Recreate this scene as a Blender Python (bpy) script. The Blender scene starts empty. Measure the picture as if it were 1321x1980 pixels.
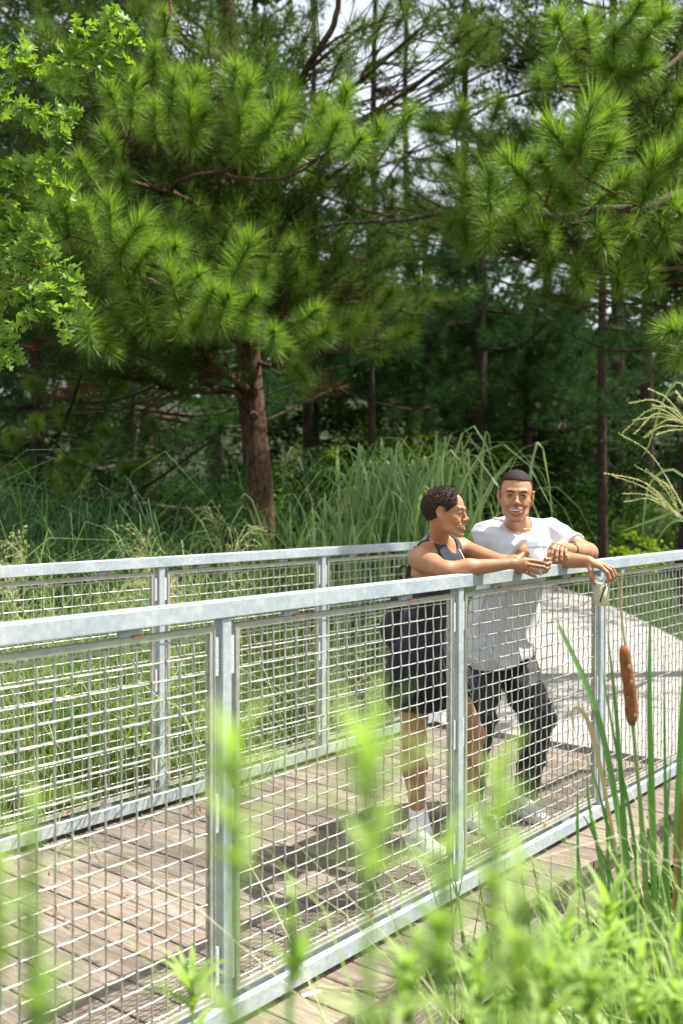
import bpy, bmesh, math, random
import numpy as np
from mathutils import Vector, Matrix, Euler

random.seed(7)
RNG = np.random.default_rng(11)
SC = bpy.context.scene
COL = SC.collection
R = math.radians

# ------------------------------------------------------------------ camera
H = 1.545
F_PX, CX, CY = 1960.0, 660.5, 990.0
PITCH = R(0.82)
cam_d = bpy.data.cameras.new("camera")
cam = bpy.data.objects.new("camera", cam_d)
COL.objects.link(cam)
cam.location = (0, 0, H)
cam.rotation_euler = (R(90) - PITCH, 0, 0)
cam_d.sensor_fit = 'HORIZONTAL'
cam_d.sensor_width = 24.0
cam_d.lens = 24.0 * F_PX / 1321.0
cam_d.clip_start = 0.05
cam_d.clip_end = 600
cam_d.dof.use_dof = True
cam_d.dof.focus_distance = 3.95
cam_d.dof.aperture_fstop = 2.45
SC.camera = cam

# ------------------------------------------------------------------ world and sun
SUN_EL, SUN_AZ = 61.0, 82.0          # azimuth clockwise from +Y
wd = bpy.data.worlds.new("World")
SC.world = wd
wd.use_nodes = True
nt = wd.node_tree
for n in list(nt.nodes):
    nt.nodes.remove(n)
wo = nt.nodes.new('ShaderNodeOutputWorld')
bg = nt.nodes.new('ShaderNodeBackground')
sky = nt.nodes.new('ShaderNodeTexSky')
sky.sky_type = 'NISHITA'
sky.sun_disc = False
sky.sun_elevation = R(SUN_EL)
sky.sun_rotation = R(SUN_AZ)
sky.dust_density = 4.0
sky.air_density = 1.0
sky.ozone_density = 1.0
bg.inputs['Strength'].default_value = 0.075
# thin bright cloud over the whole sky
tc = nt.nodes.new('ShaderNodeTexCoord')
mp = nt.nodes.new('ShaderNodeMapping'); mp.inputs['Scale'].default_value = (1, 1, 2.5)
nz = nt.nodes.new('ShaderNodeTexNoise'); nz.inputs['Scale'].default_value = 2.2
nz.inputs['Detail'].default_value = 6
cr = nt.nodes.new('ShaderNodeMapRange')
cr.inputs['From Min'].default_value = 0.36; cr.inputs['From Max'].default_value = 0.62
cr.inputs['To Min'].default_value = 0.45; cr.inputs['To Max'].default_value = 0.95
mx = nt.nodes.new('ShaderNodeMixRGB')
mx.inputs['Color2'].default_value = (8.6, 9.0, 9.6, 1)
nt.links.new(tc.outputs['Generated'], mp.inputs['Vector'])
nt.links.new(mp.outputs[0], nz.inputs['Vector'])
nt.links.new(nz.outputs['Fac'], cr.inputs['Value'])
nt.links.new(cr.outputs[0], mx.inputs['Fac'])
nt.links.new(sky.outputs[0], mx.inputs['Color1'])
nt.links.new(mx.outputs[0], bg.inputs['Color'])
nt.links.new(bg.outputs[0], wo.inputs['Surface'])

sun_d = bpy.data.lights.new("sun", 'SUN')
sun_d.energy = 5.0
sun_d.angle = R(0.6)
sun_d.color = (1.0, 0.95, 0.87)
sun = bpy.data.objects.new("sun", sun_d)
COL.objects.link(sun)
_el, _az = R(SUN_EL), R(SUN_AZ)
SUNV = Vector((math.sin(_az) * math.cos(_el), math.cos(_az) * math.cos(_el), math.sin(_el)))
sun.rotation_euler = (-SUNV).to_track_quat('-Z', 'Y').to_euler()
sun.location = SUNV * 40

SC.view_settings.view_transform = 'Standard'
SC.view_settings.look = 'None'
SC.view_settings.gamma = 1.0
SC.view_settings.use_curve_mapping = False
SC.view_settings.exposure = 1.1

SC.render.engine = 'CYCLES'
SC.cycles.max_bounces = 6
SC.cycles.diffuse_bounces = 3
SC.cycles.glossy_bounces = 2
SC.cycles.transmission_bounces = 6
SC.cycles.transparent_max_bounces = 8
SC.cycles.use_denoising = True

# ------------------------------------------------------------------ helpers
_cp, _sp = math.cos(PITCH), math.sin(PITCH)

def P(px, py, Y):
    """world point at depth Y (m in front of the camera) for a position measured in the photograph"""
    dx = (px - CX) / F_PX
    dy = (CY - py) / F_PX
    d = np.array([dx, _cp + dy * _sp, -_sp + dy * _cp])
    d = d * (Y / d[1])
    return np.array([d[0], d[1], d[2] + H])

def PZ(px, py, z):
    """world point on the horizontal plane z"""
    dx = (px - CX) / F_PX
    dy = (CY - py) / F_PX
    d = np.array([dx, _cp + dy * _sp, -_sp + dy * _cp])
    return np.array([0, 0, H]) + d * ((z - H) / d[2])

def tag(o, label=None, cat=None, group=None, kind=None):
    if label: o['label'] = label
    if cat: o['category'] = cat
    if group: o['group'] = group
    if kind: o['kind'] = kind
    return o

def empty(name, loc=(0, 0, 0), rz=0.0):
    o = bpy.data.objects.new(name, None)
    o.empty_display_size = 0.1
    COL.objects.link(o)
    o.location = loc
    o.rotation_euler = (0, 0, rz)
    return o

def link(name, mesh, mat=None, parent=None, loc=None, rot=None, scale=None):
    o = bpy.data.objects.new(name, mesh)
    COL.objects.link(o)
    if mat is not None:
        mesh.materials.clear()
        for m in (mat if isinstance(mat, (list, tuple)) else [mat]):
            mesh.materials.append(m)
    if loc is not None: o.location = loc
    if rot is not None: o.rotation_euler = rot
    if scale is not None: o.scale = scale
    if parent is not None:
        o.parent = parent
    return o

def world_parts(root):
    """parts of root were modelled in world coordinates: keep them there"""
    Mi = (Matrix.Translation(root.location) @ root.rotation_euler.to_matrix().to_4x4()).inverted()
    for c in root.children:
        c.matrix_parent_inverse = Mi
    return root

def npmesh(name, verts, faces, smooth=True):
    """verts (n,3), faces (m,k) arrays (or list of arrays) -> mesh"""
    if not isinstance(faces, (list, tuple)):
        faces = [faces]
    faces = [np.asarray(f, dtype=np.int32) for f in faces if len(f)]
    verts = np.asarray(verts, dtype=np.float32)
    me = bpy.data.meshes.new(name)
    me.vertices.add(len(verts))
    me.vertices.foreach_set('co', verts.ravel())
    nl = sum(f.size for f in faces)
    npoly = sum(len(f) for f in faces)
    me.loops.add(nl)
    me.polygons.add(npoly)
    me.loops.foreach_set('vertex_index', np.concatenate([f.ravel() for f in faces]))
    ls, off = [], 0
    for f in faces:
        k = f.shape[1]
        ls.append(off + np.arange(len(f)) * k)
        off += f.size
    me.polygons.foreach_set('loop_start', np.concatenate(ls).astype(np.int32))
    me.update(calc_edges=True)
    me.polygons.foreach_set('use_smooth', np.full(npoly, bool(smooth)))
    me.validate()
    return me

class MB:
    """collects primitives into one mesh"""
    def __init__(s):
        s.v, s.f, s.n = [], {}, 0
    def add(s, verts, faces):
        verts = np.asarray(verts, dtype=float)
        s.v.append(verts)
        for f in faces:
            s.f.setdefault(len(f), []).append([i + s.n for i in f])
        s.n += len(verts)
    def box(s, c, dx, dy, dz, ex, ey=None, ez=None, bev=0.0):
        """c centre, half sizes dx,dy,dz along axes ex,ey,ez"""
        ex = np.array(ex, float)
        ey = np.array(ey, float) if ey is not None else np.array([-ex[1], ex[0], 0.0])
        ez = np.array(ez, float) if ez is not None else np.array([0, 0, 1.0])
        c = np.array(c, float)
        if bev <= 0:
            vs = [c + ex * dx * a + ey * dy * b + ez * dz * g for a in (-1, 1) for b in (-1, 1) for g in (-1, 1)]
            s.add(vs, [(0, 1, 3, 2), (4, 6, 7, 5), (0, 4, 5, 1), (2, 3, 7, 6), (0, 2, 6, 4), (1, 5, 7, 3)])
        else:
            # long box (along ex) with chamfered long edges
            b_ = bev
            prof = [(-dy + b_, -dz), (dy - b_, -dz), (dy, -dz + b_), (dy, dz - b_), (dy - b_, dz), (-dy + b_, dz), (-dy, dz - b_), (-dy, -dz + b_)]
            vs = [c - ex * dx + ey * p + ez * q for p, q in prof] + [c + ex * dx + ey * p + ez * q for p, q in prof]
            fs = [(i, (i + 1) % 8, 8 + (i + 1) % 8, 8 + i) for i in range(8)]
            fs += [tuple(range(7, -1, -1)), tuple(range(8, 16))]
            s.add(vs, fs)
    def tube(s, pts, radii, n=6, cap=True):
        pts = np.asarray(pts, float)
        m = len(pts)
        radii = np.broadcast_to(np.asarray(radii, float), (m,))
        t = np.gradient(pts, axis=0)
        t /= np.linalg.norm(t, axis=1)[:, None] + 1e-12
        up = np.array([0, 0, 1.0]) if abs(t[0][2]) < 0.9 else np.array([1.0, 0, 0])
        a = np.cross(t[0], up); a /= np.linalg.norm(a)
        vs = []
        ang = np.arange(n) * 2 * np.pi / n
        for i in range(m):
            a = a - t[i] * a.dot(t[i]); a /= np.linalg.norm(a) + 1e-12
            b = np.cross(t[i], a)
            vs.append(pts[i] + radii[i] * (np.cos(ang)[:, None] * a + np.sin(ang)[:, None] * b))
        fs = []
        for i in range(m - 1):
            for j in range(n):
                k = (j + 1) % n
                fs.append((i * n + j, i * n + k, (i + 1) * n + k, (i + 1) * n + j))
        if cap:
            fs.append(tuple(range(n - 1, -1, -1)))
            fs.append(tuple((m - 1) * n + j for j in range(n)))
        s.add(np.concatenate(vs), fs)
    def lathe(s, c, prof, n=24, axis=(0, 0, 1), cap=True):
        """prof list of (r, h)"""
        ax = np.array(axis, float); ax /= np.linalg.norm(ax)
        a = np.cross(ax, [1, 0, 0.0]) if abs(ax[0]) < 0.9 else np.cross(ax, [0, 1.0, 0])
        a /= np.linalg.norm(a); b = np.cross(ax, a)
        ang = np.arange(n) * 2 * np.pi / n
        vs = []
        for r, h in prof:
            vs.append(np.array(c) + ax * h + r * (np.cos(ang)[:, None] * a + np.sin(ang)[:, None] * b))
        m = len(prof); fs = []
        for i in range(m - 1):
            for j in range(n):
                k = (j + 1) % n
                fs.append((i * n + j, i * n + k, (i + 1) * n + k, (i + 1) * n + j))
        if cap:
            fs.append(tuple(range(n - 1, -1, -1)))
            fs.append(tuple((m - 1) * n + j for j in range(n)))
        s.add(np.concatenate(vs), fs)
    def mesh(s, name, smooth=False):
        return npmesh(name, np.concatenate(s.v), [np.array(v) for v in s.f.values()], smooth)
    def build(s, name, mat, parent=None, smooth=False, loc=None):
        return link(name, s.mesh(name, smooth), mat, parent, loc)

# ------------------------------------------------------------------ materials
def new_mat(name):
    m = bpy.data.materials.new(name)
    m.use_nodes = True
    nt = m.node_tree
    b = nt.nodes['Principled BSDF']
    return m, nt, b

def ramp(nt, fac, stops):
    r = nt.nodes.new('ShaderNodeValToRGB')
    el = r.color_ramp.elements
    while len(el) < len(stops):
        el.new(0.5)
    for e, (p, c) in zip(el, stops):
        e.position = p
        e.color = (*c, 1) if len(c) == 3 else c
    nt.links.new(fac, r.inputs[0])
    return r.outputs[0]

def noise(nt, scale, detail=4, rough=0.55, vec=None, mapscale=None, coord='Object', rnd=False):
    t = nt.nodes.new('ShaderNodeTexCoord')
    mp = nt.nodes.new('ShaderNodeMapping')
    nt.links.new(t.outputs[coord], mp.inputs['Vector'])
    if mapscale: mp.inputs['Scale'].default_value = mapscale
    if rnd:
        oi = nt.nodes.new('ShaderNodeObjectInfo')
        mul = nt.nodes.new('ShaderNodeMath'); mul.operation = 'MULTIPLY'; mul.inputs[1].default_value = 37.0
        nt.links.new(oi.outputs['Random'], mul.inputs[0])
        nt.links.new(mul.outputs[0], mp.inputs['Location'])
    n = nt.nodes.new('ShaderNodeTexNoise')
    n.inputs['Scale'].default_value = scale
    n.inputs['Detail'].default_value = detail
    n.inputs['Roughness'].default_value = rough
    nt.links.new(mp.outputs[0], n.inputs['Vector'])
    return n.outputs['Fac']

def bump(nt, b, height, strength, dist=0.01):
    bp = nt.nodes.new('ShaderNodeBump')
    bp.inputs['Strength'].default_value = strength
    bp.inputs['Distance'].default_value = dist
    nt.links.new(height, bp.inputs['Height'])
    nt.links.new(bp.outputs[0], b.inputs['Normal'])

def mix(nt, fac, a, b, mode='MIX'):
    m = nt.nodes.new('ShaderNodeMixRGB')
    m.blend_type = mode
    for inp, val in ((m.inputs[0], fac), (m.inputs[1], a), (m.inputs[2], b)):
        if hasattr(val, 'links') or hasattr(val, 'is_linked'):
            nt.links.new(val, inp)
        elif isinstance(val, (int, float)):
            inp.default_value = val
        else:
            inp.default_value = (*val, 1)
    return m.outputs[0]

def simple(name, col, rough=0.6, metal=0.0, var=0.12, nscale=30, bumps=0.0, bd=0.002, spec=0.5, coord='Object', mapscale=None):
    m, nt, b = new_mat(name)
    f = noise(nt, nscale, coord=coord, mapscale=mapscale)
    lo = tuple(max(0, c * (1 - var)) for c in col); hi = tuple(min(1, c * (1 + var)) for c in col)
    nt.links.new(ramp(nt, f, [(0.3, lo), (0.7, hi)]), b.inputs['Base Color'])
    b.inputs['Roughness'].default_value = rough
    b.inputs['Metallic'].default_value = metal
    b.inputs['Specular IOR Level'].default_value = spec
    if bumps > 0:
        bump(nt, b, f, bumps, bd)
    return m

def mat_galv():
    m, nt, b = new_mat("galvanised_steel")
    f = noise(nt, 45, 5, 0.7)
    g = noise(nt, 5, 4, 0.6, mapscale=(1, 1, 1))
    c1 = ramp(nt, f, [(0.3, (0.36, 0.40, 0.425)), (0.55, (0.46, 0.50, 0.52)), (0.75, (0.58, 0.62, 0.635))])
    c2 = ramp(nt, g, [(0.35, (0.75, 0.80, 0.83)), (0.65, (1, 1, 1))])
    col = mix(nt, 1.0, c1, c2, 'MULTIPLY')
    # scattered rust specks
    s = noise(nt, 6.5, 3, 0.6)
    s2 = ramp(nt, s, [(0.70, (0, 0, 0)), (0.76, (1, 1, 1))])
    col = mix(nt, s2, col, (0.34, 0.20, 0.12))
    nt.links.new(col, b.inputs['Base Color'])
    b.inputs['Metallic'].default_value = 0.06
    nt.links.new(ramp(nt, f, [(0.3, (0.52,) * 3), (0.7, (0.68,) * 3)]), b.inputs['Roughness'])
    bump(nt, b, f, 0.12, 0.002)
    return m

def mat_wire():
    m, nt, b = new_mat("woven_wire")
    f = noise(nt, 60, 3)
    nt.links.new(ramp(nt, f, [(0.3, (0.38, 0.365, 0.33)), (0.7, (0.58, 0.565, 0.535))]), b.inputs['Base Color'])
    b.inputs['Metallic'].default_value = 0.55
    b.inputs['Roughness'].default_value = 0.36
    return m

def mat_frame():
    m, nt, b = new_mat("panel_frame_steel")
    f = noise(nt, 25, 4)
    col = ramp(nt, f, [(0.3, (0.40, 0.39, 0.34)), (0.7, (0.60, 0.585, 0.53))])
    s = noise(nt, 9, 3, 0.6)
    s2 = ramp(nt, s, [(0.66, (0, 0, 0)), (0.72, (1, 1, 1))])
    col = mix(nt, s2, col, (0.42, 0.17, 0.06))
    nt.links.new(col, b.inputs['Base Color'])
    b.inputs['Metallic'].default_value = 0.5
    b.inputs['Roughness'].default_value = 0.42
    return m

def mat_plank():
    m, nt, b = new_mat("weathered_deck_wood")
    # boards run along local X; grooves across local Y
    g1 = noise(nt, 3.0, 6, 0.65, mapscale=(1.2, 30, 8), rnd=True)
    g2 = noise(nt, 10.0, 5, 0.7, mapscale=(1.5, 60, 8), rnd=True)
    bl = noise(nt, 2.2, 4, 0.6, rnd=True)
    c = ramp(nt, g1, [(0.25, (0.14, 0.120, 0.10)), (0.45, (0.25, 0.22, 0.19)), (0.7, (0.37, 0.33, 0.285))])
    c2 = ramp(nt, g2, [(0.40, (0.52, 0.46, 0.42)), (0.52, (1, 1, 1))])
    c = mix(nt, 0.9, c, c2, 'MULTIPLY')
    st = ramp(nt, bl, [(0.36, (0.58, 0.55, 0.52)), (0.58, (1.0, 1.0, 1.0))])
    c = mix(nt, 1.0, c, st, 'MULTIPLY')
    oi = nt.nodes.new('ShaderNodeObjectInfo')
    tv = ramp(nt, oi.outputs['Random'], [(0.0, (0.80, 0.77, 0.76)), (0.5, (0.98, 0.95, 0.92)), (1.0, (1.12, 1.05, 0.97))])
    c = mix(nt, 1.0, c, tv, 'MULTIPLY')
    nt.links.new(c, b.inputs['Base Color'])
    b.inputs['Roughness'].default_value = 0.82
    b.inputs['Specular IOR Level'].default_value = 0.3
    bump(nt, b, g2, 0.8, 0.004)
    return m

def mat_leaf(name, col, col2, trans=0.35, rough=0.5, scale=3.0, rnd_obj=False, spec=0.35, tip=None):
    """leaf material: two tones per patch, some light through the blade"""
    m, nt, b = new_mat(name)
    geo = nt.nodes.new('ShaderNodeNewGeometry')
    f = noise(nt, scale, 3, 0.6)
    rpi = geo.outputs['Random Per Island']
    add = nt.nodes.new('ShaderNodeMath'); add.operation = 'MULTIPLY_ADD'
    nt.links.new(rpi, add.inputs[0]); add.inputs[1].default_value = 0.5
    nt.links.new(f, add.inputs[2])
    sub = nt.nodes.new('ShaderNodeMath'); sub.operation = 'SUBTRACT'; sub.inputs[1].default_value = 0.25
    nt.links.new(add.outputs[0], sub.inputs[0])
    c = ramp(nt, sub.outputs[0], [(0.25, col), (0.75, col2)])
    nt.links.new(c, b.inputs['Base Color'])
    b.inputs['Roughness'].default_value = rough
    b.inputs['Specular IOR Level'].default_value = spec
    tr = nt.nodes.new('ShaderNodeBsdfTranslucent')
    tc = mix(nt, 1.0, c, (1.25, 1.35, 0.55), 'MULTIPLY')
    nt.links.new(tc, tr.inputs['Color'])
    ms = nt.nodes.new('ShaderNodeMixShader'); ms.inputs[0].default_value = trans
    out = nt.nodes['Material Output']
    nt.links.new(b.outputs[0], ms.inputs[1]); nt.links.new(tr.outputs[0], ms.inputs[2])
    nt.links.new(ms.outputs[0], out.inputs['Surface'])
    return m

def mat_bark(name, a, b_, scale=1.0):
    m, nt, b = new_mat(name)
    f = noise(nt, 7 * scale, 6, 0.7, mapscale=(3, 3, 0.7))
    g = noise(nt, 26 * scale, 5, 0.7, mapscale=(2, 2, 0.6))
    c = ramp(nt, f, [(0.35, a), (0.62, b_)])
    d = ramp(nt, g, [(0.38, (0.32, 0.27, 0.25)), (0.58, (1, 1, 1))])
    nt.links.new(mix(nt, 1.0, c, d, 'MULTIPLY'), b.inputs['Base Color'])
    b.inputs['Roughness'].default_value = 0.9
    b.inputs['Specular IOR Level'].default_value = 0.2
    bump(nt, b, f, 0.9, 0.03)
    return m

def mat_skin(name, col, deep):
    m, nt, b = new_mat(name)
    f = noise(nt, 14, 4, 0.6)
    g = noise(nt, 260, 2, 0.5)
    nt.links.new(ramp(nt, f, [(0.3, deep), (0.65, col)]), b.inputs['Base Color'])
    b.inputs['Roughness'].default_value = 0.48
    b.inputs['Specular IOR Level'].default_value = 0.45
    b.inputs['Subsurface Weight'].default_value = 0.12
    b.inputs['Subsurface Radius'].default_value = (0.012, 0.005, 0.003)
    b.inputs['Subsurface Scale'].default_value = 0.6
    bump(nt, b, g, 0.12, 0.001)
    return m

M = {}
M['galv'] = mat_galv()
M['wire'] = mat_wire()
M['frame'] = mat_frame()
M['plank'] = mat_plank()
M['rust'] = simple("rusty_weld", (0.40, 0.16, 0.06), 0.85, 0.2, 0.4, 120)
M['weld'] = simple("zinc_patch", (0.62, 0.64, 0.66), 0.5, 0.3, 0.3, 150, 0.6)
M['beam'] = simple("weathered_beam", (0.30, 0.25, 0.20), 0.85, 0, 0.35, 6, 0.6, 0.01, mapscale=(1, 1, 12))
# ------------------------------------------------------------------ bridge geometry
A0 = np.array([-0.343, 2.92, 0.0])
U = np.array([0.634, 0.773, 0.0]); U /= np.linalg.norm(U)
N = np.array([-U[1], U[0], 0.0])          # across the bridge, away from the camera
Z = np.array([0, 0, 1.0])
BAY = 1.24
WIDTH = 1.77
K0, K1 = -1, 3
RZ = math.atan2(U[1], U[0])

def B(s, t, z=0.0):
    return A0 + U * s + N * t + Z * z

# ------------------------------------------------------------------ ground
def smooth(a, b, x):
    t = np.clip((x - a) / (b - a), 0, 1)
    return t * t * (3 - 2 * t)

def ground_z(x, y):
    x = np.asarray(x, float); y = np.asarray(y, float)
    s = (x - A0[0]) * U[0] + (y - A0[1]) * U[1]
    t = (x - A0[0]) * N[0] + (y - A0[1]) * N[1]
    z = np.full(np.broadcast(x, y).shape, -0.02)
    # wet hollow that the bridge crosses
    hollow = (1 - smooth(3.45, 4.3, s)) * smooth(-9, -6.0, s)
    z = z - 0.55 * hollow * (1 - smooth(2.3, 3.8, t)) * smooth(-3.1, -1.3, t)
    # lawn bank right of the path dips to the marsh
    mr = smooth(3.8, 6.5, x - 0.12 * y) * (1 - smooth(13, 17, y))
    z = z - 0.25 * mr
    # wooded bank rising behind
    z = z + 5.2 * smooth(20, 38, y + 0.25 * x) + 0.1 * np.clip(y - 38, 0, 30)
    z = z + 0.03 * np.sin(x * 1.7 + y * 0.6) * np.cos(y * 1.1 - x * 0.4) * smooth(2.2, 3.5, np.abs(t - 0.9)) * (1 - path_mask(x, y))
    return z

PATH_L = [(-0.9, 6.9), (-0.45, 7.5), (0.2, 8.2), (0.75, 9.6), (1.15, 11.5), (1.6, 14.0), (1.9, 17.0), (1.7, 20), (0.6, 24.0)]
PATH_L = [(0.55, 7.02), (0.85, 7.7), (1.15, 8.8), (1.45, 10.2), (1.8, 12.5), (2.1, 15.0), (2.3, 18.0), (2.0, 21.5), (0.9, 25.5)]
PATH_R = [(2.17, 5.72), (2.75, 6.9), (3.3, 8.6), (3.66, 10.8), (3.80, 13.0), (3.86, 15.5), (3.75, 18.0), (3.35, 21.5), (2.3, 26.0)]

def _interp(path, y):
    p = np.array(path)
    return np.interp(y, p[:, 1], p[:, 0])

def path_mask(x, y):
    l = _interp(PATH_L, y); r = _interp(PATH_R, y)
    m = smooth(-0.3, 0.0, x - l) * smooth(-0.3, 0.0, r - x)
    return m * smooth(5.2, 6.0, y) * (1 - smooth(24, 26, y))

def build_ground():
    xs = np.concatenate([np.linspace(-120, -14, 22), np.linspace(-13, 16, 117), np.linspace(17, 120, 22)])
    ys = np.concatenate([np.linspace(-60, -4, 12), np.linspace(-3, 28, 125), np.linspace(29, 60, 24), np.linspace(64, 220, 16)])
    X, Y = np.meshgrid(xs, ys)
    Zv = ground_z(X, Y)
    v = np.stack([X, Y, Zv], -1).reshape(-1, 3)
    nx, ny = len(xs), len(ys)
    i = np.arange(ny - 1)[:, None] * nx + np.arange(nx - 1)[None, :]
    f = np.stack([i, i + 1, i + nx + 1, i + nx], -1).reshape(-1, 4)
    m, nt, b = new_mat("wooded_ground")
    a = noise(nt, 0.9, 6, 0.7); c = noise(nt, 14, 5, 0.7)
    col = mix(nt, 0.5, ramp(nt, a, [(0.35, (0.02, 0.035, 0.010)), (0.6, (0.045, 0.04, 0.022))]),
              ramp(nt, c, [(0.3, (0.02, 0.035, 0.01)), (0.7, (0.05, 0.06, 0.02))]))
    nt.links.new(col, b.inputs['Base Color']); b.inputs['Roughness'].default_value = 0.95
    bump(nt, b, c, 0.8, 0.05)
    o = link('ground', npmesh('ground', v, f), m)
    tag(o, kind='structure')
build_ground()

# ------------------------------------------------------------------ concrete path
def build_path():
    ys = np.concatenate([np.linspace(5.6, 12, 40), np.linspace(12.3, 25.5, 40)])
    L = []; Rr = []
    pl, pr = np.array(PATH_L), np.array(PATH_R)
    n = 70
    tt = np.linspace(0, 1, n)
    def res(p):
        d = np.concatenate([[0], np.cumsum(np.linalg.norm(np.diff(p, axis=0), axis=1))])
        d /= d[-1]
        return np.stack([np.interp(tt, d, p[:, 0]), np.interp(tt, d, p[:, 1])], 1)
    a, b_ = res(pl), res(pr)
    # first edge is the end of the deck
    m, nt, bs = new_mat("path_concrete")
    f1 = noise(nt, 1.3, 5, 0.6); f2 = noise(nt, 60, 4, 0.7)
    c = mix(nt, 0.35, ramp(nt, f1, [(0.3, (0.27, 0.255, 0.235)), (0.7, (0.36, 0.345, 0.32))]),
            ramp(nt, f2, [(0.3, (0.24, 0.225, 0.21)), (0.7, (0.44, 0.42, 0.395))]))
    nt.links.new(c, bs.inputs['Base Color']); bs.inputs['Roughness'].default_value = 0.9
    bump(nt, bs, f2, 0.25, 0.003)
    mb = MB()
    V = []
    for i in range(n):
        V += [(*a[i], -0.012), (*b_[i], -0.012)]
    mb.add(V, [(2 * i, 2 * i + 1, 2 * i + 3, 2 * i + 2) for i in range(n - 1)])
    bed = simple("path_bed", (0.12, 0.11, 0.09), 0.95)
    root = mb.build('path', bed)
    tag(root, kind='structure')
    # slabs between expansion joints
    cuts = [0, 5, 10, 15, 20, 25, 30, 35, 40, 45, 50, 55, 60, 65, 69]
    for c0, c1 in zip(cuts[:-1], cuts[1:]):
        mb = MB()
        V = []; m_ = 7
        idx = np.linspace(c0 + (0.03 if c0 else 0), c1 - 0.03, 4)
        for q in idx:
            i0 = int(min(q, n - 2)); fr = q - i0
            pa = a[i0] * (1 - fr) + a[i0 + 1] * fr; pb = b_[i0] * (1 - fr) + b_[i0 + 1] * fr
            for t in np.linspace(0, 1, m_):
                p = pa * (1 - t) + pb * t
                V.append((p[0], p[1], 0.004))
        F = [(r * m_ + k, r * m_ + k + 1, (r + 1) * m_ + k + 1, (r + 1) * m_ + k) for r in range(3) for k in range(m_ - 1)]
        # rim
        ring = list(range(m_)) + [r * m_ + m_ - 1 for r in range(1, 4)] + [3 * m_ + k for k in range(m_ - 2, -1, -1)] + [r * m_ for r in range(2, 0, -1)]
        base = len(V)
        V += [(V[k][0], V[k][1], -0.08) for k in ring]
        for j in range(len(ring)):
            j2 = (j + 1) % len(ring)
            F.append((ring[j], base + j, base + j2, ring[j2]))
        mb.add(V, F)
        mb.build('slab', m, root)
build_path()

# ------------------------------------------------------------------ boardwalk
def build_deck():
    root = empty('boardwalk', B(0, 0), RZ)
    tag(root, kind='structure')
    # local frame: x along the bridge, y across
    s0, s1 = -2.6, 3.74
    t0, t1 = -0.235, WIDTH + 0.235
    mb = MB()
    for t in (-0.16, 0.55, 1.2, WIDTH + 0.16):
        mb.box(((s0 + s1) / 2, t, -0.165), (s1 - s0) / 2, 0.04, 0.128, (1, 0, 0), bev=0.004)
    mb.build('beam', M['beam'], root)
    mb = MB()
    for s in (-1.9, 0.0, 1.9, 3.55):
        mb.box((s, -0.16, -0.62), 0.06, 0.06, 0.325, (1, 0, 0)); mb.box((s, WIDTH + 0.16, -0.62), 0.06, 0.06, 0.325, (1, 0, 0))
    mb.build('pile', M['beam'], root)
    pitch = 0.138
    n = int((s1 - s0) / pitch)
    # one board: slightly cupped, worn ends
    def board(seed):
        rr = random.Random(seed)
        L = (t1 - t0) / 2; w = pitch / 2 - 0.0035; h = 0.019
        mbb = MB()
        xs = [-L, -L * 0.5, 0, L * 0.5, L]
        V = []
        for x in xs:
            dy = rr.uniform(-.0012, .0012)
            for (yy, zz) in ((-w, -h), (-w, h - .003), (-w + .004, h), (0, h - .0012), (w - .004, h), (w, h - .003), (w, -h)):
                V.append((x, yy + dy, zz))
        k = 7; F = []
        for i in range(4):
            for j in range(k - 1):
                F.append((i * k + j, i * k + j + 1, (i + 1) * k + j + 1, (i + 1) * k + j))
        F.append(tuple(range(k - 1, -1, -1))); F.append(tuple(4 * k + j for j in range(k)))
        mbb.add(V, F)
        me = mbb.mesh('plank'); me.materials.append(M['plank'])
        return me
    variants = [board(i) for i in range(5)]
    for i in range(n):
        s = s0 + (i + 0.5) * pitch
        o = link('plank', random.choice(variants), None, root,
                 (s, (t0 + t1) / 2 + random.uniform(-.012, .012), -0.019 + random.uniform(-.0015, .0015)),
                 (random.uniform(-.001, .001), 0, R(90) + random.uniform(-.0015, .0015)))
    # flat steel plate on the boards outside the rail
    return root
DECK = build_deck()

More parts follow.
